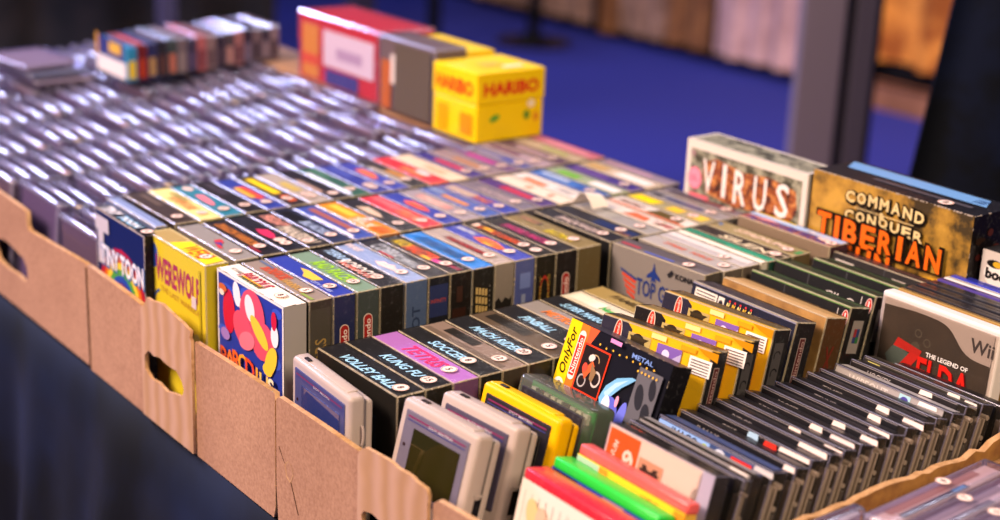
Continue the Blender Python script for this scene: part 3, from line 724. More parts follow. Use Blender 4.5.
# ================================================================ row 3
G3L = 'boxed games of the third tall row'
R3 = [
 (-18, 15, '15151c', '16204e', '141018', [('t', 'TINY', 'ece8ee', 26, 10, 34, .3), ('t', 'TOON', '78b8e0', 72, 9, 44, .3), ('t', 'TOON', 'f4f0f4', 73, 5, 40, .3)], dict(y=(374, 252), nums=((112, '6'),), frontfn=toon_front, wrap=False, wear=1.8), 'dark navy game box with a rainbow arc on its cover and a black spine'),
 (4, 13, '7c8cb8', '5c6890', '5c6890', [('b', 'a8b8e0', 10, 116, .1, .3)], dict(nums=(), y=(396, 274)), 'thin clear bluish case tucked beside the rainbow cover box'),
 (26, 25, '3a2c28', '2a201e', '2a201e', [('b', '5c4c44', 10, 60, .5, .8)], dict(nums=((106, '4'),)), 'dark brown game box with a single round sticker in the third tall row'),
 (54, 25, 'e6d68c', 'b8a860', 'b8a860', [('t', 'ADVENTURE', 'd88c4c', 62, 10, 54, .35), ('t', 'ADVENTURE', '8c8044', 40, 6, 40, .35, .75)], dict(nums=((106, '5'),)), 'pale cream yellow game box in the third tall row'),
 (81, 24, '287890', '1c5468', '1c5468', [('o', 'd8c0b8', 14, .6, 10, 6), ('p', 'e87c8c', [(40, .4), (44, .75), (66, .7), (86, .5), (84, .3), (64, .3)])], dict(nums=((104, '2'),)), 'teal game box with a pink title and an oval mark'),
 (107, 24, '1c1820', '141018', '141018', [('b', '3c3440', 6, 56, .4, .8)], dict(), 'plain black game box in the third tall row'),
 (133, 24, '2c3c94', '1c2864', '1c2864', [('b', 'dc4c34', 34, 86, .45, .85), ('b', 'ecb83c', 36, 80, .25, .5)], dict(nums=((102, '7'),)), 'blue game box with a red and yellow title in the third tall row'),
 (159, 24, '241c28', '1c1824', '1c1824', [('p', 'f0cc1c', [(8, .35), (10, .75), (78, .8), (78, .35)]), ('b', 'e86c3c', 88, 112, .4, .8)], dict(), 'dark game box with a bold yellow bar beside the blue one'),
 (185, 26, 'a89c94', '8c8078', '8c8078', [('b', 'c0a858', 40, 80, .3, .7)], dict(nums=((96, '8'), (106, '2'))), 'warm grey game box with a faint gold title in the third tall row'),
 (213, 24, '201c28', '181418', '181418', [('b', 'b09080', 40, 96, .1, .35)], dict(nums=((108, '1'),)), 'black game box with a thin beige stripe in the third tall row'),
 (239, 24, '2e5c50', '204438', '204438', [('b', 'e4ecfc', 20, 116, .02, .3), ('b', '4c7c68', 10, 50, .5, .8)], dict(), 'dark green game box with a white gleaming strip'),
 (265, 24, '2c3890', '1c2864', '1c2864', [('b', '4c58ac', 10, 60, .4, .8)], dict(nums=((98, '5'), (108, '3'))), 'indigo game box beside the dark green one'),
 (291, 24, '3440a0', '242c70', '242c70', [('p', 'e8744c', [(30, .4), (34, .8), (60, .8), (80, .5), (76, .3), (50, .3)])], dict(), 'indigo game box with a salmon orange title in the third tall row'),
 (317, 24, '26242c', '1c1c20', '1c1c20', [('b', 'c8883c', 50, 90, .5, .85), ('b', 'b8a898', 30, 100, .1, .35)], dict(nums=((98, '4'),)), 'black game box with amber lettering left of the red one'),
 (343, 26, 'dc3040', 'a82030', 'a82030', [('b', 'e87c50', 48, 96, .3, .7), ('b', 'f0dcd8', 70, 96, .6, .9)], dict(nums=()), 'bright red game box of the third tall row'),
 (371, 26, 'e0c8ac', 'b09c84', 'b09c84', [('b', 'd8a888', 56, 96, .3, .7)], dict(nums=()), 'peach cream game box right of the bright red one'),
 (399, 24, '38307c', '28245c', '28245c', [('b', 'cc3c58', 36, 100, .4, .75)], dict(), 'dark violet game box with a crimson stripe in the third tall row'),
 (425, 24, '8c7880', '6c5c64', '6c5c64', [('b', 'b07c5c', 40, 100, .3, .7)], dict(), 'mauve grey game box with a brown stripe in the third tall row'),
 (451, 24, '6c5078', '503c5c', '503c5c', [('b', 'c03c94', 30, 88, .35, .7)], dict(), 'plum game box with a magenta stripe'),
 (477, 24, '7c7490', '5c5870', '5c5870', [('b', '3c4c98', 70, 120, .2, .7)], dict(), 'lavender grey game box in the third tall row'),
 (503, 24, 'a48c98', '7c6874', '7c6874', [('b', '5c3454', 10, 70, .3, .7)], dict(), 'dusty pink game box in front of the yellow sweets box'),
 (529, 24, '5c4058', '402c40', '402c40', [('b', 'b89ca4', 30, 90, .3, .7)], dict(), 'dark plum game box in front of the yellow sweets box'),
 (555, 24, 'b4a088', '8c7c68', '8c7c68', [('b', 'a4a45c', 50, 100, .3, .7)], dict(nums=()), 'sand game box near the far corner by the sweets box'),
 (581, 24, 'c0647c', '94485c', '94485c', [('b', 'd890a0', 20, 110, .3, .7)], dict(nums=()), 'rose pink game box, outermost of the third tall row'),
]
for (x, T, top, fr, sd, items, kw, lab) in R3:
    kw = dict(kw); nums = kw.pop('nums', ((102, '8'),)); y = kw.pop('y', (402, 274))
    game_box(lab, x, T, y[0], y[1], 0, top, fr, sd, items, nums, group=G3L, **kw)

# ================================================================ black boxed games in the foreground tray (lower)
G4L = 'black boxed games in the foreground tray'
Z4 = -32.0
CY = 'a2d4f0'
def volley_front(a, W, T, H):
    a.rect(0, 0, W, H, '14120f'); a.rect(34, 0, 96, H - 28, '12304c')
    a.disc(62, H - 52, 7, '3c86b8', 12); a.disc(70, H - 70, 9, 'c8702c', 22, ang=25); a.disc(82, H - 60, 6, 'dc9c54', 12)
    a.disc(58, H - 92, 8, '2c6c34', 24, ang=20)
R4 = [
 (17, 26, '14141a', '14120f', '14120f', [('t', 'VOLLEY BALL', CY, 68, 8.5, 78, .3, .38)], dict(nums=((114, '8', .45),), frontfn=volley_front, wear=1.6), 'black game box with pale blue volley ball lettering, nearest in the foreground tray'),
 (45, 26, '14141a', '14120f', '14120f', [('t', 'KUNG FU', CY, 72, 8.5, 56, .3)], dict(nums=((112, '15'),)), 'black game box with pale blue kung fu lettering'),
 (73, 26, 'a468b4', '5c3c68', '5c3c68', [('t', 'TETRIS', 'e82c6c', 66, 12, 52, .35)], dict(nums=((102, '5'),)), 'purple game box with hot pink title letters'),
 (101, 22, '141418', '14120f', '14120f', [('t', 'SOCCER', CY, 62, 8.5, 46, .3)], dict(nums=((94, '8'),), wear=2.5), 'black game box with pale blue soccer lettering and frayed wrapping'),
 (125, 26, '847064', '3c3228', '3c3228', [('b', '1c1814', 20, 66, .45, .9), ('b', '68584c', 4, 120, .05, .3)], dict(nums=((104, '12'),), wear=2), 'scuffed brown grey game box without a title between two black ones'),
 (153, 26, '15151b', '14120f', '14120f', [('t', 'MACH RIDER', CY, 62, 8.5, 66, .3)], dict(nums=((103, '20'),), wear=1.6), 'black game box with two pale blue slanted words, right behind the scuffed brown grey one'),
 (181, 26, '584838', '2c241a', '2c241a', [('b', '1a1612', 10, 70, .4, .9)], dict(nums=((104, '5'),), wear=2), 'dark brown game box with torn corner wrapping and one sticker'),
 (209, 26, '17171d', '14120f', '14120f', [('t', 'PINBALL', CY, 52, 8.5, 44, .3)], dict(nums=((102, '4'),), wear=1.4), 'black game box with pale blue pinball lettering'),
 (237, 26, '8c8480', '6c6460', '6c6460', [('t', 'METROID', 'f07c28', 56, 9, 54, .25)], dict(nums=((106, '8'),)), 'grey game box with orange lettering in the foreground tray'),
 (265, 24, '15151b', '14120f', '14120f', [('t', 'SUPER MARIO BROS.', CY, 66, 8, 84, .3)], dict(nums=()), 'black game box with long pale blue lettering behind the yellow guarantee strip'),
 (291, 26, 'd2c6ae', '6c6454', '6c6454', [('b', 'e8dcc8', 6, 50, .2, .8), ('t', 'Nesquik', '34b048', 66, 9, 34, .3, .4)], dict(nums=()), 'cream game box with a green script word in the foreground tray'),
 (319, 26, 'a08850', '6c5c30', '6c5c30', [('t', 'FAMILY', '4c3c1c', 52, 7, 46, .3, .6), ('t', 'LINK', '2c58c0', 96, 10, 26, .2, .45)], dict(nums=()), 'dull gold game box with dark and blue letters before the jet cover box'),
]
for (x, T, top, fr, sd, items, kw, lab) in R4:
    kw = dict(kw); nums = kw.pop('nums')
    game_box(lab, x, T, -29, -156, Z4, top, fr, sd, items, nums, group=G4L, r_st=7.2, **kw)
mb = MB(); mb.rbox(347, 372, -156, -30, -178, -44, 2, pr('4c4438', .6, .1, .2)); o = mb.build('game_box'); o.location.z = ZOFF * MM
tag(o, 'dark worn game box low between the dull gold one and the jet cover box', 'game box', G4L)

# ================================================================ right of the dark gap: tall boxes
G5L = 'tall boxed games behind the jet cover box'
def jet_front(a, W, T, H):
    a.rect(0, 0, W, H, '8c8480')
    B_ = '23387c'; R_ = 'd8482c'
    a.poly([(13, H - 22), (36, H - 28), (36, H - 31), (14, H - 25)], B_)
    for k in range(4):
        v = H - 27 - k * 5.6; u = 15 + k * 2.6
        a.poly([(u, v + 1), (36, v - 4), (36, v - 7.6), (u + 1.8, v - 2.8)], R_)
    a.text('TOP GUN', 67, H - 35, 18, B_, 60, .03, 0, 0)
    a.poly([(22, H - 54), (104, H - 54), (104, H - 57), (24, H - 57)], B_)
    a.poly([(60, H - 5), (58, H - 14), (52, H - 19), (50, H - 23), (58, H - 21), (56, H - 26), (60, H - 24), (64, H - 26), (62, H - 21), (70, H - 23), (68, H - 19), (62, H - 14)], B_)
    a.poly([(52, H - 62), (62, H - 57), (72, H - 62), (65, H - 61), (62, H - 68), (59, H - 61)], B_)
    a.text('KONAMI', 105, H - 11, 6, '26242a', 32, .04)
    a.poly([(81, H - 9), (84, H - 6), (87, H - 9), (84, H - 12)], '26242a'); a.poly([(78, H - 12), (81, H - 9), (84, H - 12), (81, H - 15)], '26242a')
    for k in range(3): a.rect(16 + k * 5, H - 68, 17.4 + k * 5, H - 57, 'd8d0cc')
    a.disc(40, H - 66, 9, 'd87c40', 3.5)
game_box('grey game box whose cover shows a blue jet above red and blue lettering', 386, 23, 0, -126, 0, '6c6468', '8c8480', '4c443e',
         [('b', '5c5458', 0, 126, .5, .98), ('b', 'b03c4c', 4, 30, .3, .5), ('b', '4c5cb0', 40, 80, .15, .3)], ((96, '5', .4),), None, patch_side(['3c342e', '5c5044']), jet_front, group=G5L, yaw=4)
R5 = [
 (415, 24, 'aca4a0', '8c8480', '5c5048', [('t', 'STRIKE', 'd8603c', 40, 5, 30, .2, .6), ('t', 'FORCE', 'd8603c', 78, 5, 28, .2, .6)], ((112, '6'),), 'light grey game box with two small orange words'),
 (440, 24, 'b8b0b0', '9c9490', '5c5048', [('b', 'd8d0cc', 2, 120, .5, .95)], ((92, '4', .3),), 'pale silver game box left of the bright green spine'),
 (467, 8, 'ece4d8', 'd8d0c4', 'c8c0b4', [], (), 'thin white case against the bright green spine'),
 (476, 12, '129070', '0c5c48', '0c3c30', [('b', '0c6c54', 8, 60, .2, .5)], (), 'bright green case spine standing behind the pale silver box'),
 (490, 20, '241e1c', '14100e', '1c2c1c', [('t', 'SILENT', 'e8d4b0', 80, 9, 84, .1, .45)], ((112, '1'),), 'black game box with cream lettering beside the green spine'),
 (512, 26, '948458', '7c6c44', '5c4c30', [('t', 'STADIUM', 'f0d0b8', 64, 8, 66, .2, .6), ('o', '2c6cb0', 6, .6, 3, 3), ('b', '2c8c4c', 118, 124, .3, .7)], ((108, '8', .4),), 'olive game box with cream pink lettering in front of the rusty cover box'),
]
for (x, T, top, fr, sd, items, nums, lab) in R5:
    game_box(lab, x, T, -2, -127, 0, top, fr, sd, items, nums, group=G5L)
game_box('game box with a light blue edge and violet red lettering under the rusty cover box', 549, 28, -12, -142, 8, 'a05c58', '8c7864', '3c2430',
         [('b', 'a8c4ec', 0, 130, .6, .98), ('b', 'e8c820', 0, 60, .9, 1.0), ('t', 'ADVENTURE WORLD', '4c3c8c', 66, 11, 110, .1, .32), ('p', 'dc8c84', [(10, .4), (30, .6), (50, .45), (30, .3)]), ('t', 'MULTI', 'f0e4e8', 96, 5, 30, .1, .75), ('o', 'ecd0c4', 112, .45, 10, 4)], ((124, '5', .3),), group=G5L)

# black and green boxes at the near side of these
G6L = 'large black boxes with green upper edges'
def pal_front(logo):
    def f(a, W, T, H):
        a.rect(0, 0, W, H, '17171c'); a.rect(0, H - 1.2, W, H, '5c8c44')
        a.poly([(44, H - 1), (45, H - 24), (46, H - 24), (45, H - 1)], '4c4c50')
        if logo:
            a.text('CII', 76, H - 14, 9, 'd8d0cc', 18, .0, .2); a.ring(100, H - 15, 5, 6.4, 'd8d0cc', sv=.8); a.text('R', 101, H - 15, 7, 'd8d0cc', 7)
            a.rect(112, H - 22, 113, H - 4, 'c8c0bc')
        a.disc(122, H - 11, 4, 'd8b0a8', 8); a.disc(122, H - 11, 3, 'c0281e', 7); a.rect(121.3, H - 15, 122.7, H - 6, 'f0dcd8')
    return f
def badge_side(a, W, T, H):
    a.rect(T * .3, H - 44, T * .85, H - 12, '8c8480'); a.rect(T * .45, H - 34, T * .75, H - 20, '2c3c6c'); a.rect(T * .45, H - 28, T * .6, H - 20, '8c2c34'); a.rect(T * .6, H - 34, T * .75, H - 28, '2c6c3c')
for k, (x, zt, yl, yr, lg, lab) in enumerate([(444, 0, -137, -263, True, 'black box with a green edge and white line symbols, nearest of its kind'),
        (484, 2, -131, -258, True, 'black box with a green edge just behind the nearest such box'),
        (520, 3, -148, -274, True, 'black box with a green edge below the orange cover lettering, third of its kind')]):
    game_box(lab, x, 27, yl, yr, zt, '4c6c3c', '17171c', '100f12', [('b', '2c3428', 2, 124, .15, .8), ('b', '7c9c58', 0, 126, .0, .12)], (), None, badge_side, pal_front(lg), group=G6L, wear=1.2, lean=12)
def wl_front(a, W, T, H):
    a.rect(0, 0, W, H, '2a2628'); a.rect(4, H - 20, 28, H - 6, 'd8ccc4'); a.rect(5, H - 17, 8, H - 8, 'b82c2c')
    a.text('G', 40, H - 14, 9, 'c8c0bc'); a.poly([(76, H - 6), (94, H - 6), (84, H - 15)], 'a89c94'); a.rect(66, H - 30, 67, H, '4c4a50')
game_box('dark box with a white red label in front of the orange cover lettering', 552, 26, -146, -272, 4, '3c3034', '2a2628', '141214', [('b', '5c4044', 4, 120, .4, .9)], (), None, None, wl_front, group=G6L, lean=12)

# ================================================================ middle strip: leaning boxes
G7L = 'boxes leaning in the middle of the foreground tray'
def only_front(a, W, T, H):
    a.rect(0, 0, W, H, '15151f')
    a.poly([(0, 0), (0, H), (24, H), (24, 0)], 'f0cc14'); a.poly([(24, H), (38, H), (24, H - 30)], 'e05c38'); a.rect(15, H - 74, 26, H, 'e8782c')
    a.text('OnlyFor', 8.5, H - 27, 11, '1a1408', 42, .02, .3, 90)
    a.disc(8, H - 60, 7, 'f0e4dc', 8); a.text('300', 8, H - 60, 5, '2a2420', 10, .03, 0, 70)
    for v in (H - 10, H - 46): a.disc(20, v, 4.2, 'f0e0d4')
    a.rect(15.8, H - 46, 24.2, H - 10, 'f0e0d4'); a.rect(16.8, H - 46, 23.2, H - 10, 'c82c20'); a.text('Nintendo', 20, H - 28, 4.8, 'f4e4dc', 32, .02, 0, 90)
    a.rect(26, 0, 60, H - 52, 'f0b878'); a.rect(26, H - 56, 60, H - 14, 'e03c20'); a.rect(27.5, H - 54.5, 58.5, H - 15.5, '241a1c')
    a.ring(35, H - 46, 4, 5.4, 'a8a0a0', sv=1.1); a.ring(51, H - 40, 4.4, 6, 'c8b8b0', sv=1.2); a.ring(44, H - 26, 5, 6, 'b89c70', 0, 200); a.poly([(33, H - 38), (42, H - 26), (46, H - 30), (38, H - 44)], 'c85c34'); a.disc(40, H - 24, 4, 'd8ccc8', 3, ang=30); a.disc(35, H - 34, 3, 'dc4c3c', 4); a.poly([(42, H - 28), (50, H - 34), (48, H - 44), (44, H - 42)], '8c6c4c')
    a.text('EPTS', 40, H - 61, 6, 'c83c20', 24, .03); a.text('N EN', 40, H - 69, 6, 'c83c20', 24, .02)
    a.poly([(62, H - 52), (66, H - 40), (76, H - 30), (92, H - 24), (98, H - 24), (84, H - 36), (74, H - 48), (68, H - 62)], '78b4e0'); a.poly([(66, H - 46), (76, H - 34), (90, H - 27), (78, H - 38), (70, H - 50)], 'a8d0ec')
    a.disc(78, H - 60, 10, '5c64d0', 14, ang=12); a.disc(92, H - 62, 5, '6c74dc', 17, ang=-8); a.disc(72, H - 56, 5, 'e8e4f4', 9); a.disc(82, H - 66, 3, '1a1a3c', 7); a.disc(95, H - 74, 4, '8c94e8', 7); a.disc(84, H - 48, 2, 'ec9cb8', 5); a.disc(88, H - 70, 3, 'c8c4f0', 5)
    a.poly([(78, H - 76), (83, H - 60), (85, H - 60), (82, H - 78)], 'b09070')
    a.rect(98, H - 60, 126, H - 12, '605e66')
    a.disc(107, H - 36, 5, '2a2a32', 11, ang=14); a.disc(119, H - 26, 4, '2a2a32', 9, ang=14); a.disc(119, H - 48, 5, '2a2a32', 10, ang=14)
    for k in range(9): a.disc(46 + k * 8.6, H - 10 - (k % 2), 1, 'f0b83c', n=8)
    for k in range(6): a.disc(98 + k * 4.6, H - 16, 1, 'f0b83c', n=8)
    a.rect(58, H - 4, 72, H - 0.5, 'dc8cc8'); a.text('METAL', 100, H - 6, 4, '7c9ce0', 26, .02)
def pillside(a, W, T, H):
    L = 44; zc = H - 36
    a.rect(T / 2 - 4, zc - L / 2, T / 2 + 4, zc + L / 2, '9c8884'); a.rect(T / 2 - 3, zc - L / 2 + 1, T / 2 + 3, zc + L / 2 - 1, '581c20'); a.text('Nintendo', T / 2, zc, 4.4, 'a88c88', 38, .02, 0, 90)
def ceside(a, W, T, H):
    a.rect(T * .22, H - 74, T * .78, H - 12, '4a4648')
    for k in (0, 1):
        v = H - 24 - k * 16
        a.ring(T / 2, v, 3.6, 5, '17151a', 20, 160); a.ring(T / 2, v, 3.6, 5, '17151a', 160, 210)
    for k in range(6): a.rect(T * .28 + (k % 3) * 3.4, H - 68 + (k // 3) * 8, T * .28 + 2 + (k % 3) * 3.4, H - 62 + (k // 3) * 8, '2c2a2e')
game_box('box with a yellow guarantee strip, a stunt picture and a blue planet cover', 196, 22, -161, -291, 5, '2c2a34', '15151f', '0f0e12',
         [('b', '3a3848', 0, 134, 0, .3)], (), None, None, only_front, lean=19, group=G7L, wrap=False)
def back_front(seed, dark):
    def f(a, W, T, H):
        rnd = random.Random(seed)
        a.rect(0, 0, W, H, 'eeb814')
        a.poly([(0, H), (0, 0), (28, 0), (34, H - 4.6), (28, H)], '26243a' if not dark else '141014')
        a.disc(19, H - 12.2, 4.4, 'e8d4c8', 13); a.disc(19, H - 12.2, 3.5, 'c8301c', 12); a.text('Nintendo', 19, H - 12.2, 3, 'ecd4cc', 19, .02, 0, 90)
        a.rect(31, H - 25.8, 56, H - 6.8, 'b8a468'); a.disc(42, H - 15.2, 8, '2c2418', 9); a.poly([(33, H - 9.1), (54, H - 9.1), (50, H - 12.2), (35, H - 12.2)], '3c3020')
        for k in range(5): a.rect(48 + k * 1.6, H - 25.1, 48.7 + k * 1.6, H - 15.2, 'e8dcb8')
        a.rect(64, H - 24.3, 90, H - 7.6, '7c5cb0'); a.poly([(64, H - 24.3), (90, H - 24.3), (90, H - 10.6), (78, H - 19.8)], 'b0a4d0'); a.disc(74, H - 15.2, 4, 'd8ccec', 4)
        a.rect(56, H - 5.3, 72, H - 0.8, 'f4d890'); a.rect(88, H - 6.8, 104, H - 2.3, 'e89c1c')
        a.rect(99, H - 22.8, 122, H - 8.4, 'f0e8e4')
        for k in range(5): a.rect(101, H - 21.6 + k * 2.5, 120, H - 20.6 + k * 2.5, '6c6064')
        a.poly([(104, H), (127, H), (127, H - 7.6), (114, H - 4.6)], 'c8860c')
    return f
game_box('yellow backed box with a screenshot row and barcode, nearest of three', 232, 24, -171, -289, 7, '3a3428', 'eeb814', '131216', [('b', 'b88c28', 0, 123, .0, .3)], (), None, pillside, back_front(1, False), lean=14, yaw=9, group=G7L, wear=1.4)
game_box('yellow backed box with a rough dark left end, middle one of three', 269, 24, -173, -289, 9, '8a7440', 'eeb814', '131216', [('b', 'c8a040', 0, 122, .0, .3)], (), None, ceside, back_front(2, True), lean=13, yaw=10, group=G7L, wear=1.8)
game_box('yellow backed box below the jet cover, rearmost of three', 320, 24, -152, -278, 6, '5c4c2c', 'eeb814', '131216', [('b', 'd8a830', 0, 126, .0, .3)], (), None, ceside, back_front(3, False), lean=12, yaw=6, group=G7L, wear=1.4)
def barcode_front(a, W, T, H):
    a.rect(0, 0, W, H, '1d2038'); a.rect(0, H - 1.6, W, H, '8c8ca8')
    a.rect(5, H - 22, 34, H - 4, 'ece4dc')
    for k in range(5): a.rect(7, H - 20 + k * 3.2, 32, H - 18.8 + k * 3.2, '6c6468')
    a.rect(36, H - 22, 44, H - 4, 'dcd4cc'); a.disc(40, H - 12, 3, '2c2a34', 5)
    for k in range(5): a.text('%', 50 + k * 7, H - 13, 13, 'e8b83c' if k % 2 else 'ecd884', 4.5, .03); a.disc(51 + k * 7, H - 5, 1.2, 'd83c3c', n=8)
    a.text('WIZARD STORIES', 102, H - 14, 12, 'c8c0c4', 36, .02); a.text('2', 123, H - 12, 9, 'e8b020', 5, .03)
game_box('navy backed box with white label and small coloured figures row', 366, 26, -136, -268, 2, '2c2c3c', '1d2038', '151318', [('b', '6c6c84', 0, 132, .0, .12)], (), None, pillside, barcode_front, lean=12, yaw=0, group=G7L)
def brown_front(a, W, T, H):
    a.rect(0, 0, W, H, two_tone('old_gold_card', '8c6434', 'c49450', 30, .35, .65)); a.ring(110, H - 12, 5, 6, 'e8c890', sv=.8); a.text('S', 110, H - 12, 6, 'e8c890')
game_box('old gold brown box behind the navy backed one', 403, 28, -139, -270, 0, 'bc9460', 'a87c44', '4a3018', [('b', 'd4ac78', 0, 130, .0, .5)], (), None, lambda a, W, T, H: (a.text('X', T / 2, H - 40, 26, '6c2418', 12), a.disc(T / 2, H - 84, 7, '6c5c2c')), brown_front, lean=11, group=G7L, wear=2)

# ================================================================ handheld consoles
def handheld(label, x, yl, yr, ztop, T, lean, yaw, body, dark, bez, scr, group=None, btn='7c2448', glassy=False, strap=False):
    o, W, H = thing('handheld_console', label, 'handheld console', x, yl, yr, ztop, T, lean, yaw, group)
    Mb = body if not isinstance(body, str) else pr(body, .38, .15, .05)
    Md = dark if not isinstance(dark, str) else pr(dark, .45, .1, .05)
    hw = W / 2
    b = MB(); b.rbox(-hw, hw, 0, T * .64, 0, H, 4.2, Mb, None, 4); b.rbox(-hw + 4, hw - 12, 4, T * .6, H - 1.0, H + 1.0, .9, Mb, None, 2)
    b.build('front_shell', o, True).data.polygons.foreach_set('use_smooth', [True] * len(b.f))
    b = MB(); b.rbox(-hw + 2, hw - 1.6, T * .66, T, 0, H - 5, 3.5, Mb, None, 4); b.build('back_shell', o, True)
    b = MB(); b.rbox(-hw + 1.5, hw - 1.5, T * .6, T * .7, 1, H - 4.4, .3, Md, None, 1); b.build('seam_band', o)
    b = MB(); bz0 = H - min(72, H * .6)
    b.rbox(-hw + 8, hw - 8, -.9, 1.2, bz0, H - 8, .8, pr(bez, .4, .2, .03), None, 2); bz = b.build('screen_bezel', o)
    a = Art(W, T, H, face='front', e=1.1)
    a.rect(12, H - 13, W - 12, H - 11.6, '7c2c58'); a.rect(12, H - 15.6, W - 12, H - 14.6, '3a3c78'); a.text('DOT MATRIX', W / 2 + 6, H - 13.2, 2.2, 'c8c4d0', 30, .01); a.mb.build('bezel_print', bz)
    b = MB(); dm, t, p = nt('liquid_crystal'); 
    p.inputs['Base Color'].default_value = lin(scr); p.inputs['Roughness'].default_value = .08; p.inputs['Coat Weight'].default_value = .6
    sh = (bz0 + 6, H - 20)
    b.rbox(-hw + 22, hw - 16, -1.5, -.5, sh[0], sh[1], .3, dm, None, 1); b.build('display', bz)
    b = MB(); b.cyl((-hw + 14, -1.4, H - 36), 1.4, .7, 'y', pr('2c1418'), 12); b.build('battery_light', bz)
    # controls lower down
    b = MB(); zc = bz0 - 24
    b.rbox(-hw + 12, -hw + 34, -3, 0, zc - 4, zc + 4, 1, pr('1c1c20')); b.rbox(-hw + 19, -hw + 27, -3, 0, zc - 11, zc + 11, 1, pr('1c1c20')); b.build('direction_pad', o)
    for (dx, dz) in ((hw - 16, 4), (hw - 30, -3)):
        b = MB(); b.cyl((dx, -3, zc + dz), 5.5, 3.4, 'y', pr(btn, .35, .3), 20); b.build('button', o)
    b = MB(); b.rbox(-hw + 15, -hw + 24, T * .2, T * .36, H + .4, H + 2.4, .6, pr('282428')); b.build('power_switch', o)
    b = MB(); b.box(hw - .6, hw + .35, T * .36, T * .62, H - 72, H - 52, pr('141014')); b.rbox(hw - .4, hw + .8, T * .3, T * .68, H - 50, H - 48, .2, Mb); b.build('port', o)
    b = MB(); b.box(hw - .6, hw + .35, T * .34, T * .6, H - 96, H - 80, pr('1c181a')); b.rbox(hw - .4, hw + .8, T * .3, T * .66, H - 99, H - 97, .2, Mb); b.build('volume_wheel', o)
    if strap:
        b = MB()
        for k in range(10):
            a0, a1 = [math.radians(-90 + 180 * (k + j) / 10) for j in (0, 1)]
            for zz in (0,):
                p0 = (hw + 1 + 3.5 * math.cos(a0), T * .45, H - 34 + 9 * math.sin(a0)); p1 = (hw + 1 + 3.5 * math.cos(a1), T * .45, H - 34 + 9 * math.sin(a1))
                b.cyl(p0, 1.1, p1[2] - p0[2], 'z', Mb, 8)
        b.build('strap_loop', o)
    return o
GH = 'handheld consoles in the foreground tray'
B1 = 'b5a49e'
handheld('wide pale grey handheld console with blue window, beside the volley ball game box', -16.5, -34, -143, -30, 23, .4, -4, B1, '6c6468', '444878', '2a3670', GH, strap=True)
handheld('pale grey handheld console with an olive green screen in the foreground', 16, -171, -268, -24, 27, 14, 3, B1, '6c6460', '6a6478', '26240a', GH)
handheld('pale grey handheld console with dark screen surround behind the olive screen one', 51, -176, -270, -25, 27, 14, 4, B1, '6c6460', '4a4458', '2c2c1c', GH)
handheld('bright yellow handheld console', 95, -171, -270, -28, 26, 14, 2, 'f0b400', '8c6400', '2a262c', '1c1c18', GH)
# clear one
SM = clear('smoky_clear_plastic', 'e0e4dc', 'b8b8b0', .12, .16, .1, .9, 60, .3)
o, W, H = thing('handheld_console', 'see-through handheld console with a green circuit board inside', 'handheld console', 134, -168, -264, -30, 30, 14, 0, GH)
b = MB(); b.rbox(-W / 2, W / 2, 0, 30, 0, H, 5, SM, None, 4); b.build('clear_shell', o, True)
b = MB(); b.box(-W / 2 + 6, W / 2 - 6, 12, 14, 4, H - 5, pr('2c8c44', .4, .3, .05))
b.build('circuit_board', o)
b = MB()
rnd = random.Random(3)
for k in range(9): 
    u = -W / 2 + 10 + k * 8.6; b.box(u, u + 6, 8.5, 11.9, H - 16 - rnd.uniform(0, 5), H - 9, pr(['c8c4b8', '1c1c20', 'b0aca0', 'd8d0bc'][k % 4]))
b.build('circuit_chip', o)
b = MB(); b.rbox(-W / 2 + 8, W / 2 - 8, -.8, 3, H - 70, H - 9, .8, pr('2c2830', .4, .2)); b.build('screen_bezel', o)
b = MB(); b.box(-W / 2 + 22, W / 2 - 16, -1.4, -.7, H - 64, H - 18, pr('33362a', .15, .4)); b.build('display', o)

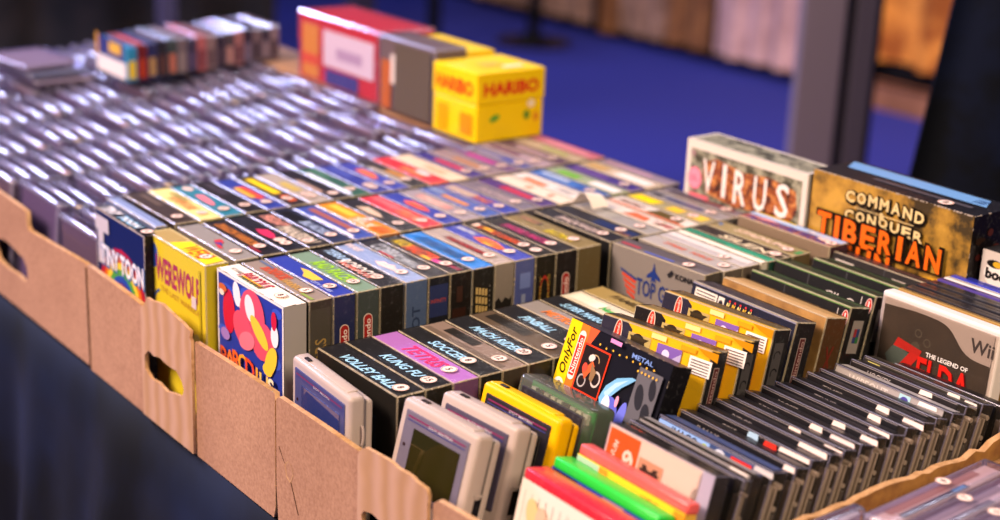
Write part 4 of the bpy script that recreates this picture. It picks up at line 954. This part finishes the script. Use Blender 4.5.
# ================================================================ disc cases and plastic cases near the front
def disc_case(label, x, yl, yr, T, lean, strip, items, labels, ztop=-41, group='disc cases in the foreground tray', yaw=0, clearside=True, wide=None, name='disc_case'):
    o, W, H = thing(name, label, 'disc case', x, yl, yr, ztop, T, lean, yaw, group)
    b = MB(); b.rbox(-W / 2 + 1.2, W / 2 - (8 if clearside else 1), 1.2, T - 1.2, 1, H - 1.4, .5, pr('141213', .4, .1, .02), None, 1)
    b.build('tray_insert', o)
    b = MB(); b.rbox(-W / 2, W / 2, 0, T, 0, H, .9, JEWEL, CASE_EDGE if clearside else None, 2)
    sh = b.build('case_shell', o)
    if clearside:   # hinge ribs and knuckles on the short side
        b = MB(); R_ = pr('948478', .3, .4, .1)
        for (t0, t1) in ((.10, .28), (.48, .62)):
            b.rbox(W / 2 - 7.5, W / 2 + .3, T * t0, T * t1, 2, H - 13, .6, R_, None, 1)
        for zz in (H - 12, H - 30):
            b.cyl((W / 2 - 6, T * .72, zz), T * .13, 6.6, 'x', R_, 12)
        b.rbox(W / 2 - 7, W / 2 + .2, T * .7, T * .95, 2, H - 34, .6, pr('4c4440', .4, .3), None, 1)
        b.build('hinge', o)
    a = Art(W, T, H, e=.3)
    a.rect(3, T * .18, W - 3, T * .86, strip)
    f = a.on('front'); S = 12.5; v0 = H - 1.2 - S
    f.rect(2.5, v0, W - (9 if clearside else 3), H - 1.2, strip)
    f.rect(2.5, H - 2.2, W - 9, H - 1.6, '8c8488')
    for it in items:
        if it[0] == 't': f.text(it[1], it[3], v0 + S * (it[7] if len(it) > 7 else .5), it[4], it[2], it[5], .02, .1)
        elif it[0] == 'b': f.rect(it[2], v0 + it[4] * S, it[3], v0 + it[5] * S, it[1])
        elif it[0] == 'o': f.disc(it[2], v0 + it[3] * S, it[4] * .9, it[1], it[5] * .8, 14)
    a.mb.build('spine_print', o)
    for q, (u0, u1, c) in enumerate(labels):
        b = MB(); z1 = H - 1.5 - (q % 2) * 1.2; hh = 3.8 if u1 - u0 > 16 else 4.4
        sk = 1.5 if (u0 % 4) else -1
        vs = [(-W / 2 + u0, -.55, z1 - hh), (-W / 2 + u1, -.55, z1 - hh + sk * .4), (-W / 2 + u1 - 1, -.55, z1 + .2), (-W / 2 + u0 + 1, -.55, z1)]
        vs += [(x, y - .35, z) for x, y, z in vs]
        b.add(vs, [(0, 1, 2, 3), (7, 6, 5, 4), (0, 4, 5, 1), (1, 5, 6, 2), (2, 6, 7, 3), (3, 7, 4, 0)], pr(c, .6, 0, .05))
        b.build('price_label', o)
    return o
LP = 'f0dcd4'
GY = '8c8484'
discs = [
 (167, 12, '8c8684', [('t', 'ENTERTAINMENT', '6c6668', 56, 6, 60, .1, .45)], [(104, 124, 'd8ccc4')], 'disc case with a dull silver spine behind the orange price poster'),
 (156, 9, '16141a', [('t', 'SOUTH', 'd8502c', 12, 7, 16, 0)], [], 'black disc case peeking behind the dull silver spine'),
 (188, 18, '3c4c78', [('b', '8cb0ec', 2, 60, .6, .85), ('t', 'IMAGO', '2c2830', 32, 8, 30, 0, .45), ('o', 'b0cc2c', 55, .45, 4, 4), ('o', 'c8ccdc', 72, .45, 7, 6), ('o', '3c3c5c', 72, .45, 3, 3), ('b', 'e02c20', 84, 106, .1, .8)], [(108, 128, 'ccc4c4')], 'disc case with a light blue spine, small round icons and a red block'),
 (212, 16, '19181d', [('t', 'RALLY', GY, 36, 4, 26, 0)], [(118, 130, LP)], 'black disc case right behind the light blue spine'),
 (231, 16, '17161b', [('t', 'GOLF', GY, 40, 4, 16, 0)], [(60, 72, 'a8c8e8'), (78, 92, 'd82c1c'), (94, 126, LP)], 'black disc case with a red tag and a long curled white label'),
 (250, 16, '1b191d', [('t', 'RIDGE', GY, 34, 4, 22, 0)], [(96, 126, LP)], 'black disc case with a long white label, sixth from the orange poster'),
 (268, 16, '161519', [('t', 'NETWORK', GY, 30, 4, 28, 0)], [(70, 84, LP), (108, 128, LP)], 'black disc case with two short white labels in a row'),
 (286, 16, '1a181c', [('t', 'F ZONE', GY, 30, 4, 22, 0)], [(76, 90, LP), (98, 124, 'e8d4d0')], 'black disc case with one short and one creased white label'),
 (305, 16, '18171b', [('t', 'SOCCER', GY, 34, 4, 24, 0)], [(82, 96, LP), (112, 130, LP)], 'black disc case with a square label mid spine, in the middle of the row'),
 (324, 16, '1c1a1e', [('t', 'V RACER', GY, 36, 4, 30, 0)], [(106, 128, LP)], 'black disc case with a single narrow end label'),
 (343, 16, '17161a', [('t', 'TENNIS', GY, 42, 4, 24, 0)], [(88, 102, LP)], 'black disc case with a pale tag two thirds along its spine'),
 (362, 16, '1d1b1f', [('t', 'TIMES', GY, 32, 4, 22, 0)], [(80, 94, LP), (108, 130, LP)], 'black disc case before the long silver spined one'),
 (381, 16, '1b1a1d', [('t', 'ICE HOCKEY', 'a8a0a0', 48, 6, 40, 0)], [], 'black disc case with grey lettering directly before the silver spine'),
 (400, 17, 'a49c9a', [('t', 'WIPEOUT', 'd0c8c4', 40, 8, 44, .1, .5), ('b', 'a8d0dc', 74, 86, .05, .95), ('o', '4c4494', 80, .5, 5, 5)], [(94, 114, 'ece4e0')], 'long silver spined disc case with a round violet emblem and barcode label'),
 (420, 17, '201c1e', [('t', 'HOCKEY', 'a8a0a0', 34, 6, 26, 0)], [(78, 92, LP)], 'black disc case between the silver spine and the yellowish picture spine'),
 (440, 17, '34302a', [('b', 'c8c070', 6, 20, .2, .8), ('b', '1c1a1c', 22, 44, .2, .8), ('b', '28261c', 46, 92, .2, .8)], [(94, 108, 'e8dcd0'), (112, 126, 'e8dcd0')], 'disc case with a small yellow picture and two white labels under the red lettering'),
]
for k, (x, T, strip, items, labels, lab) in enumerate(discs):
    disc_case(lab, x - 9, -294 - (k % 3), -422 - (k % 2) * 2, T, 16, strip, items, labels, ztop=-29 if k < 2 else -33 + (k % 3) * .8, yaw=(-.4 if k % 2 else 0), clearside=k > 0)
# tall dark cases at the end of the row
disc_case('tall dark case standing edge-on at the end of the disc row', 455, -310, -430, 14, 12, '1a181b', [], [], ztop=-40, group='disc cases in the foreground tray')

# orange and white poster box, green and red plastic cases, red and white box
def poster_front(a, W, T, H):
    a.rect(0, 0, W, H, 'efe2da'); a.rect(2, H - 44, 36, H - 3, 'e8641c')
    a.text('MAGNUM', 9, H - 26, 5, 'f8ece4', 30, .03, 0, 80); a.text('69', 24, H - 25, 15, 'fcf4ec', 22, .04, 0, 55)
    a.poly([(38, H - 46), (38, H - 14), (64, H - 14), (64, H - 46)], 'e0a88c')
    for s in (1, -1): a.poly([(51 - 9 * s, H - 18), (51 - 4 * s, H - 18), (51 + 9 * s, H - 42), (51 + 4 * s, H - 42)], '3c2420')
    a.rect(41, H - 24, 61, H - 21, '3c2420'); a.rect(100, H - 46, 101, H - 4, 'c8b8b4')
    a.text('ACTION', 97, H - 26, 4, '6c5c5c', 20, .02, 0, 80); a.rect(102, 0, W, H, 'a8a0b4')
o, W, H = thing('poster_case', 'clear case with a white sheet showing a big orange price block', 'disc case', 116, -310, -424, -18, 15, 14, 1)
b = MB(); b.rbox(-W / 2 + 1, W / 2 - 1, 1, 14, 1, H - 1, .5, pr('17151a', .4, .2), None, 1); b.build('inner_box', o)
a = Art(W, 15, H, face='front', e=1.0); poster_front(a, W, 15, H); a.mb.build('printed_sheet', o)
b = MB(); b.rbox(-W / 2, W / 2, -1.9, 15, 0, H, .8, JEWEL, CASE_EDGE, 2); b.build('case_shell', o)

def two_colour_case(label, x, yl, yr, ztop, T, lean, topc, frontfn, yaw=0, side='b08c3c', sub='plastic_lid'):
    o, W, H = thing('plastic_case', label, 'case', x, yl, yr, ztop, T, lean, yaw)
    b = MB(); b.rbox(-W / 2, W / 2, 0, T, 0, H - 9, 1, pr(side, .35, .3), None, 2); b.build('case_body', o)
    b = MB(); b.rbox(-W / 2 - .6, W / 2 + .6, -.6, T + .6, H - 9, H, 2.2, pr(topc, .3, .5), None, 3); b.build(sub, o, True)
    a = Art(W, T, H, face='front', e=.8); frontfn(a, W, T, H); a.mb.build('printed_artwork', o)
    return o
def toyA(a, W, T, H):
    a.rect(0, 0, W, H - 8, 'e8c42c'); a.rect(0, H - 26, 26, H - 9, 'a8c4a8'); a.text('1', 14, H - 17, 8, '3c5c44'); a.rect(26, H - 26, 36, H - 9, 'e8902c')
    a.ring(52, H - 22, 5, 7, '3c7c54', sv=.7); a.ring(62, H - 24, 5, 7, '2c8c4c', sv=.7); a.text('GO GO', 100, H - 20, 7, '6c8c3c', 30, .03); a.rect(110, H - 30, W, H - 9, 'e88c24')
    a.disc(84, H - 28, 7, 'd8b898', 4); a.text('KIDS', 84, H - 14, 4, 'b02c3c', 18, .02)
def toyB(a, W, T, H):
    a.rect(0, 0, W, H - 8, '2c3c9c'); a.rect(2, H - 22, 30, H - 9, '1c1a20'); a.rect(5, H - 16, 27, H - 12, 'c8bcb0')
    a.disc(48, H - 20, 16, 'ecdcd4', 8); a.rect(60, H - 30, 84, H - 9, 'c09088'); a.disc(96, H - 24, 14, '3c4cb0', 6)
def toyC(a, W, T, H):
    a.rect(0, 0, W, H - 8, 'e4d6cc')
    for k in range(14): a.rect(6 + k * 8.4, 0, 6.5 + k * 8.4, H - 16, '9c8c88')
    a.disc(20, H - 30, 7, 'd8c08c', 12, ang=20); a.disc(30, H - 30, 6, 'd8b49c', 9); a.disc(34, H - 64, 14, '4c4440', 10)
two_colour_case('transparent red lidded case with yellow picture panel in the foreground', 91, -303, -424, -33, 12, 14, 'e05a58', toyA, side='d8a83c')
two_colour_case('bright green lidded case with a blue front in the foreground', 69, -299, -417, -40, 17, 14, '24c43c', toyB, side='1c7c2c')
o = two_colour_case('red topped box with a lined white front at the bottom of the view', 38, -302, -412, -40, 22, 12, 'd8283c', toyC, side='e4d6cc')

# ================================================================ white console game case and the cases behind it
def sheet_front(a, W, T, H):
    a.rect(5, 4, W - 5, H - 6, two_tone('sepia_sheet', '2e241c', '4c3c2c', 26, .3, .7))
    top_ = H - 5; a.k += 1
    for k in range(28):
        u0, u1 = 5 + k * (W - 10) / 28, 5 + (k + 1) * (W - 10) / 28
        v0, v1 = (H - 9 - 25 / (1 + math.exp(-(u - 88) / 6)) - (3 if u < 40 else 0) * (40 - u) / 40 for u in (u0, u1))
        a.poly([(u0, top_), (u0, v0), (u1, v1), (u1, top_)], 'd6cac6', False)
    a.k += 1
    a.text('Wii', W - 16, H - 20, 13, '4c4448', 25, .03)
    a.disc(46, H - 45, 6, '5c5448', 9, n=14); a.ring(47, H - 28, 3, 4, '6c6458'); a.ring(58, H - 34, 3, 4, '6c6458')
    a.poly([(14, H - 58), (24, H - 44), (40, H - 50), (40, H - 74), (22, H - 72)], '5c7470'); a.disc(94, H - 72, 14, '7c8478', 5, ang=-40)
    R_ = 'd8241c'
    a.poly([(22, H - 47), (26, H - 38), (54, H - 43), (52, H - 49)], R_)
    a.poly([(42, H - 47), (52, H - 49), (34, H - 77), (23, H - 75)], R_)
    a.poly([(23, H - 75), (34, H - 77), (54, H - 73), (56, H - 83), (21, H - 81)], R_)
    a.text('ELDA', 81, H - 63, 29, '5c0c0c', 60, .05); a.text('ELDA', 80, H - 62, 28, R_, 58, .03)
    a.text('THE LEGEND OF', 82, H - 44, 4.4, 'f0e8e0', 46, .03)
o, W, H = thing('console_game_case', 'white console game case with a brown cover and big red lettering', 'game case', 483, -266, -397, 12, 15, 3)
b = MB(); b.rbox(-W / 2, W / 2, 0, 15, 0, H, 2.4, pr('e4dad6', .35, .3, .03), None, 3); b.build('case_body', o, False)
a = Art(W, 15, H, face='front', e=.5); sheet_front(a, W, 15, H); a.mb.build('cover_sheet', o)
b = MB(); b.box(-W / 2 + 1, W / 2 - 1, -1.6, -1.4, 2, H - 4, JEWEL); b.build('clear_cover', o)
GW = 'slim cases behind the white console game case'
slim = [(501, 7, 'a07c40', 'slim case with a gold edge right behind the white console game case'),
        (510, 13, '2c2628', 'first of the plain black slim cases behind the gold edged one'),
        (525, 14, '1e1c22', 'glossy black slim case, the middle one of the plain black cases'),
        (541, 14, '26242a', 'black slim case next to the violet one'),
        (557, 9, '4c3c84', 'thin violet slim case'),
        (567, 9, 'd8d0cc', 'thin white slim case between the violet and blue ones'),
        (577, 14, '3038a8', 'bright blue slim case under the corner of the black software box')]
for (x, T, c, lab) in slim:
    o, W, H = thing('slim_case', lab, 'game case', x, -268 - (x - 500) * .02, -399, 11, T, 2, 0, GW)
    b = MB(); b.rbox(-W / 2, W / 2, 0, T, 0, H, 1.8, pr(c, .3, .5, .03), None, 3); b.rbox(-W / 2 + 4, W / 2 - 4, T * .46, T * .54, H - .4, H + .25, .1, pr('101014')); b.build('case_body', o)
    b = MB(); b.rbox(-W / 2 + 6, W / 2 - 6, -.5, .4, 6, H - 8, .2, pr(c, .5, .2, .15)); b.build('cover_sheet', o)

# ================================================================ large software boxes
def rust_front(a, W, T, H):
    stone = two_tone('grey_olive_stone_print', '3c3a28', 'a09c84', 70, .42, .58)
    rust = two_tone('rust_print', '341408', '9c4c1c', 95, .42, .6, .45, 'c88444')
    a.rect(0, 0, W, H, 'dcd0c4'); a.rect(7, 0, W - 7, H - 9, stone)
    a.poly([(26, H - 22), (48, H - 14), (92, H - 20), (130, H - 16), (168, H - 22), (172, H - 44), (160, H - 62), (120, H - 58), (80, H - 62), (34, H - 56)], rust)
    for ch, u, dv in zip('VIRUS', (37, 62, 87, 117, 150), (0, 1, -1, -1, 0)):
        a.text(ch, u, H - 37 + dv, 38, 'ece2dc', 19 if ch != 'I' else 6, .02)
    a.disc(16, H - 43, 11, 'f07c94', 13); a.disc(16, H - 43, 9, 'f490a4', 11); a.text('20.-', 16, H - 43, 7, 'd85470', 14)
    a.rect(9, H - 74, 40, H - 60, 'd86470'); a.rect(9, H - 18, 15, H - 11, 'a08080')
def rust_top(a, W, T):
    a.rect(0, 0, W, T, 'dcd0c4'); a.rect(5, 4, W - 5, T - 4, MATS['grey_olive_stone_print'])
o, W, H = thing('software_box', 'big software box with white letters on a rusty cover and a pink round sticker', 'software box', 582, 107, -76, 64, 46)
carton(o, W, 46, H, 'dcd0c4', 'dcd0c4', 'c8bcb0')
a = Art(W, 46, H, face='front'); rust_front(a, W, 46, H); at = a.on('top'); rust_top(at, W, 46); a.mb.build('printed_artwork', o)
def tib_front(a, W, T, H):
    camo = two_tone('tawny_gold_print', '3c2c0c', 'a87c28', 19, .42, .62, .45, 'c89838')
    a.rect(0, 0, W, H, camo)
    K = '17100a'; OR = 'ee6a18'; CR = 'e8cc90'
    for (s, v, h, wd, u) in (('COMMAND', H - 17, 13, 104, 96), ('CONQUER', H - 36, 12, 104, 98)):
        for k, ch in enumerate(s):
            uu = u + (k - 3) * wd / 7; vv = v + 1.6 - .5 * (k - 3) ** 2 * .4
            a.text(ch, uu + 1, vv - 1, h + 4, K, wd / 7 + 1.5, .09); a.text(ch, uu, vv, h - 1, CR, wd / 7 - 3.4, .05)
    a.text('&', 96, H - 27, 9, K, 9, .09); a.text('&', 96, H - 27, 7.5, CR, 7, .04)
    a.rect(30, H - 68, 176, H - 66.6, K); a.rect(60, H - 26.5, 136, H - 25.8, CR)
    for (s, v, h, wd, u) in (('TIBERIAN', H - 53, 26, 164, 94), ('SUN', H - 76, 22, 72, 80)):
        ws = [.55 if ch == 'I' else 1.0 for ch in s]; tot = sum(ws)
        for ps in (0, 1):
            acc = 0
            for ch, wv in zip(s, ws):
                uu = u - wd / 2 + (acc + wv / 2) * wd / tot; acc += wv
                cw = wd / tot * wv
                if ps == 0: a.text(ch, uu, v, h + 4, K, cw + 1.5, .09)
                else: a.text(ch, uu, v, h - 1, OR, cw * (.5 if ch == 'I' else .8), .045)
    a.poly([(128, H - 76), (176, H - 70), (176, H - 73), (128, H - 80)], 'd8a028')
o, W, H = thing('software_box', 'big black topped software box with orange lettering on a tawny cover', 'software box', 584, -81, -283, 72, 66)
carton(o, W, 66, H, '15131a', '8c6c30', '120e0e')
a = Art(W, 66, H, face='front'); tib_front(a, W, 66, H)
at = a.on('top'); at.poly([(14, 36), (2, 60), (W - 26, 60), (W - 14, 36)], '6c9cd0'); at.rect(60, 20, W - 20, 26, '4c4850')
for k in range(5): at.rect(W - 34 + k * 3, 40, W - 33 + k * 3, 54, '2c4c84')
ar = a.on('right')
rnd = random.Random(8)
for k in range(9): ar.disc(rnd.uniform(10, 56), H - rnd.uniform(14, 60), rnd.uniform(3, 8), ['3c1410', '2c1c14', '4c2418'][k % 3], rnd.uniform(2, 4), 9)
worn_edges(a.mb, W, 66, H, 2.4, 5)
for k in range(46): a.mb.box(-W / 2 + k * W / 46 + random.uniform(0, 2), -W / 2 + (k + random.uniform(.3, .95)) * W / 46, -.5, .8, H - .9, H + .5, WEAR)
a.mb.build('printed_artwork', o)
sticker(o, W, 66, H, W - 44, 13, '8', 8)
def boo_front(a, W, T, H):
    a.rect(0, 0, W, H, 'cfc4bc'); a.disc(18, H - 22, 14, 'f0e8e0', 12); a.disc(15, H - 12, 9, '1c1816', 4); a.disc(18, H - 12, 5, 'd8a82c', 3)
    a.text('boo', 18, H - 22, 11, '1a1614', 24, .07)
o, W, H = thing('software_box', 'white software box with a rounded black word logo at the right edge of the view', 'software box', 598, -288, -400, 40, 30)
carton(o, W, 30, H, '2c2a2e', 'cfc4bc', 'a8a09c')
a = Art(W, 30, H, face='front'); boo_front(a, W, 30, H); a.mb.build('printed_artwork', o)

# ================================================================ clear cases: rows beyond the boxed games
def case_proto(kind):
    """a clear plastic case with a grey cartridge in it; four looks"""
    T, W, H = 20, 124, 139
    o = bpy.data.objects.new('cartridge_case', None); o.empty_display_size = .02; COL.objects.link(o)
    b = MB(); b.rbox(-W / 2, W / 2, 0, T, 0, H, 4.6, CASE, CASE_EDGE, 4); b.build('case_shell', o, True)
    body, lab = [('4c3c54', '8c6058'), ('443850', 'a8783c'), ('5a4868', '6c4450'), ('382e40', 'b09090'), ('5c4850', '9c5444')][kind]
    b = MB(); b.rbox(-W / 2 + 6, W / 2 - 6, 4, T - 4, 3, H - 7, 1.2, pr(body, .5, .1, .06), None, 1)
    b.build('cartridge', o)
    a = Art(W - 14, T, H - 7, e=.2)
    a.rect(8 + kind * 5, 6, 70 + kind * 6, T - 6, lab)
    if kind == 1: a.rect(96, 5, 108, T - 5, 'ecc020')
    if kind == 3: a.rect(84, 5, 104, T - 5, 'e0a48c')
    a.mb.build('cartridge_label', o)
    return o
def copy_tree(r):
    c = r.copy(); COL.objects.link(c)
    for ch in r.children:
        d = ch.copy(); COL.objects.link(d); d.parent = c
    return c
LOOK = ['grey-brown', 'amber', 'plum', 'pink', 'rust']
CX, CY_, CZ = -631.9, -1131.2, 473.8
def project(x, y, z):
    d = Vector((x - CX, y - CY_, z - CZ)); zc = d.dot(FW)
    return 500 + 1549.2 * d.dot(RX) / zc, 260 + 1549.2 * d.dot(DN) / zc
protos = [None] * 5
rnd = random.Random(77)
for r in range(7):
    y0 = 380 + r * 134.5; n = 0
    x = -18
    if r == 0: y0 = 376 + 4
    while x < 600:
        u, v = project(x + 20, y0 + 62, -39)
        skip = u < -45 or (r == 0 and x > 8 and False) or x > 482
        if not skip:
            n += 1
            k = rnd.choice([0, 0, 1, 2, 2, 3, 4])
            if protos[k] is None: protos[k] = o = case_proto(k)
            else: o = copy_tree(protos[k])
            o.location = W3(x, y0 + 62 + rnd.uniform(-2, 2), FLOOR)
            o.scale.z = 1 + .27 * min(1, max(0, (x - 60) / 330))
            o.scale.z *= rnd.uniform(.965, 1.03)
            th = math.radians(3.5 + 1.6 * math.sin(x / 140 + r * 1.7) + rnd.uniform(-.2, .2))
            o.location.z += (20 * math.sin(th) + .4) * MM
            o.rotation_euler = (-th, 0, math.radians(-90 + rnd.uniform(-.6, .6)))
            tag(o, f'{LOOK[k]} labelled clear case, {ORD[n]} from the front in {ORD[r + 1]} row of clear cases', 'cartridge case', f'clear cases in the {ORD[r + 1]} clear row')
        x += 22.6 + .0 * x

# carton under the sweets
mb = MB(); mb.rbox(514, 610, 406, 1330, -178, -1, 2, CB); o = mb.build('cardboard_carton'); o.location.z = ZOFF * MM
tag(o, 'closed brown cardboard carton carrying the sweets boxes', 'box')

# ================================================================ sweets boxes
def sweets(label, x0, x1, y0, y1, z0, H, col, text=None, tcol='d8281c', yaw=0, extra=None, glass=False, name='sweets_box'):
    """local x along world +X (face toward -Y is the front)"""
    o = bpy.data.objects.new(name, None); COL.objects.link(o)
    o.location = W3((x0 + x1) / 2, y0, z0); o.rotation_euler = (0, 0, math.radians(yaw))
    tag(o, label, 'sweets box', 'sweets boxes on the far corner of the table')
    W, T = x1 - x0, y1 - y0
    b = MB(); b.rbox(-W / 2, W / 2, 0, T, 0, H * .54, 1.5, pr(col, .4, .3, .04), None, 1); b.build('carton', o)
    b = MB(); b.rbox(-W / 2 - .8, W / 2 + .8, -.8, T + .8, H * .55, H, 1.8, pr(col, .4, .3, .04), None, 2); b.build('lid', o)
    a = Art(W, T, H, face='front', e=1.2)
    if text:
        a.text(text, W / 2, H * .76, H * .2, tcol, W * .82, .06)
    if extra: extra(a, W, T, H)
    if a.mb.v: a.mb.build('printed_artwork', o)
    if glass: sleeve(o, W, T, H, CASE, CASE_EDGE, 2.5, 3, 'plastic_wrap')
    return o
def left_face(o, T, W, H, items):
    """print on the face toward the camera's left (-x of the box)"""
    mb = MB(); k = 0
    for it in items:
        k += 1; xx = -W / 2 - 1.3 - k * .1
        if it[0] == 't':
            vs, fs, w0, h0 = text_mesh(it[1], .06)
            mb.add([(xx, it[3] - vx * it[6] / w0, it[4] + vy * it[5] / h0) for vx, vy in vs], fs, ink(it[2]))
        else: mb.add([(xx, it[2], it[3]), (xx, it[4], it[3]), (xx, it[4], it[5]), (xx, it[2], it[5])], [(0, 1, 2, 3)], ink(it[1]))
    return mb.build('side_print', o)
def yel(a, W, T, H):
    a.disc(W * .26, H * .34, 8, '4c9c34', 4, ang=20); a.disc(W * .74, H * .34, 5, '5c8c2c', 6); a.disc(W * .8, H * .5, 6, 'f0e0c0', 5); a.disc(W * .88, H * .3, 4, 'e08c2c', 6)
    at = a.on('top'); at.rect(W * .3, T * .3, W * .6, T * .55, 'e0b040'); at.rect(W * .5, T * .15, W * .8, T * .26, 'f0e8c8')
o = sweets('bright yellow sweets box with red lettering at the far corner of the table', 500, 607, 404, 500, 0, 90, 'f4cc00', 'HARIBO', extra=yel)
left_face(o, 96, 107, 90, [('t', 'HARIBO', 'd04c10', 48, 68, 20, 82), ('b', 'e8a000', 62, 6, 84, 40), ('b', 'd88c10', 8, 8, 34, 36)])
o = sweets('second yellow sweets box standing behind the lettered yellow one', 561, 606, 512, 640, 0, 94, 'f0c810')
o = sweets('grey brown box with an orange stripe left of the yellow sweets box', 507, 556, 508, 640, 0, 100, '7c6c5c', extra=lambda a, W, T, H: (a.rect(0, 40, W, 50, 'd8703c'), a.rect(6, 60, W - 6, 84, '4c4438'), a.disc(W / 2, 30, 14, '4c8c34', 5)), glass=True)
left_face(o, 128, 53, 100, [('b', 'b05c34', 100, 4, 124, 70), ('b', 'd8c8c4', 60, 40, 100, 80), ('b', '5c5048', 4, 4, 90, 96)])
o = sweets('tall red sweets box with a painted white highlight and crinkled clear wrap', 514, 606, 655, 872, 0, 98, 'd81e14', glass=True)
left_face(o, 217, 92, 98, [('b', 'e89c1c', 160, 6, 206, 84), ('b', 'e85c18', 156, 24, 208, 40), ('b', 'f0e4e8', 10, 30, 146, 82), ('b', 'c8b0c8', 40, 44, 110, 60), ('b', '3c3c8c', 50, 4, 140, 26)])  # large white rectangle paints the highlight of the crinkled wrap

# ================================================================ row of small boxes standing on the clear cases
GS = 'small boxes standing on the far clear cases'
spine = ['2a86b8/ecc820', '6c1c24/b83c24', '24285c/b89060', '1c1c2c/5c3c3c', '2c4c34/e0885c', '84786c/a89c8c', '2c2840/5c5070', 'd87868/8c3c34', 'a89080/6c5448', '1c1a20/4c3c3c', '4c4840/d8a890',
         'c88c7c/7c4c44', '242030/8c8494', '8c7c74/3c3434', '3c3c44/a89c9c', 'b0a09c/5c4c48']
names = ['blue over yellow', 'dark red', 'navy with tan', 'blue black', 'dark green with salmon', 'stone grey', 'dull violet', 'coral red', 'beige brown', 'near black', 'olive grey with peach',
         'salmon pink', 'charcoal with lilac', 'taupe', 'dark grey with white', 'pale pinkish grey']
for k, (sp, nm) in enumerate(zip(spine, names)):
    c1, c2 = sp.split('/'); x = 268 + k * 17.6
    o = bpy.data.objects.new('small_box', None); COL.objects.link(o)
    yb = 936 + k * 4.0
    o.location = W3(x + 8, yb, 1); o.rotation_euler = (0, 0, math.radians(rnd.uniform(-1, 1)))
    tag(o, f'small upright box with a {nm} spine, standing on the far clear cases', 'box', GS)
    Hh = 51 + rnd.uniform(-3, 3)
    b = MB(); b.rbox(-8, 8, 0, 108, 0, Hh, .8, pr(c1, .4, .4, .05), None, 1); b.build('carton', o)
    b = MB(); b.box(-5, 5, -.5, .2, 4, Hh * .6, pr(c2)); b.box(-5, 5, 8, 90, Hh - .2, Hh + .4, pr(c2 if k % 2 else c1)); 
    if k == 0:
        b.box(-8.5, -7.9, 8, 100, 26, 54, pr('2c3478')); b.box(-8.8, -8.4, 20, 60, 34, 50, pr('d8a838')); b.box(-8.8, -8.4, 4, 104, 2, 25, pr('e8dce0')); b.box(-8.8, -8.4, 98, 106, 20, 56, pr('d89c3c'))
    b.build('printed_artwork', o)
    if k > 3: sleeve(o, 16, 108, Hh, CASE, CASE_EDGE, .8, 1.5, 'plastic_wrap')
for k in range(3):
    b = MB(); b.rbox(0, 96, 0, 130, 0, 10, 2.5, CASE, CASE_EDGE, 2); b.rbox(4, 92, 4, 126, 2.5, 7.5, 1, pr(['8c7c80', '6c7c90', '8c7c84'][k], .5, .3), None, 1)
    o = b.build('flat_case'); o.location = W3(170 - k * 5, 1040 + k * 6, -19 + k * 10.5); o.rotation_euler = (0, 0, math.radians(4 * k))
    tag(o, ['pale flat clear case at the bottom of the stack left of the small boxes', 'bluish flat clear case in the middle of the stack left of the small boxes', 'pinkish flat clear case on top of the stack left of the small boxes'][k], 'case', 'flat cases in a low stack')

# ================================================================ clear cases in the corner tray
GC = 'clear cases in the bottom right tray'
corner = [(-478, 24, 212, 372, '9c6c58', '2c2830', 'clear case with a brown band and a long black bar beside the cardboard rim'),
          (-506, 24, 205, 365, '8c7c80', '6c6468', 'second clear case from the cardboard rim in the bottom right tray'),
          (-534, 24, 208, 370, '84787c', '5c545c', 'third clear case from the cardboard rim, cut by the frame edge')]
for k, (y1, T, x0, x1, c1, c2, lab) in enumerate(corner):
    o = bpy.data.objects.new('cartridge_case', None); COL.objects.link(o)
    o.location = W3((x0 + x1) / 2, y1 - T, FLOOR); o.rotation_euler = (0, 0, math.radians(4)); tag(o, lab, 'cartridge case', GC)
    W, H = x1 - x0, 131 + k
    b = MB(); b.rbox(-W / 2, W / 2, 0, T, 0, H, 3, CASE, CASE_EDGE, 3); b.build('case_shell', o, True)
    b = MB(); b.rbox(-W / 2 + 5, W / 2 - 5, 3, T - 3, 2, H - 4, 1, pr('c0aca8' if k else 'c8a898', .4, .3), None, 1); b.build('cartridge', o)
    a = Art(W, T, H - 4, e=.3); a.rect(20, 12, W - 24, 20, c1); a.rect(24, 4, 110, 10, c2)
    if k == 0: a.rect(92, 5, 108, 9.4, '4c84b0')
    a.mb.build('cartridge_label', o)
    sticker(o, W, T, H, 92 - k * 4, 17, str(8 - k), 6)
b = MB(); b.rbox(0, 112, -14, 0, 0, 124, 5, CASE, CASE_EDGE, 4); b.rbox(4, 108, -11, -3, 3, 119, 2, pr('d8ccd0', .35, .4), None, 2)
o = b.build('case_lid', None, True); o.location = W3(120, -462, FLOOR + .5); o.rotation_euler = (0, 0, math.radians(2))
tag(o, 'milky white curved case end lying against the torn cardboard rim', 'case', GC)
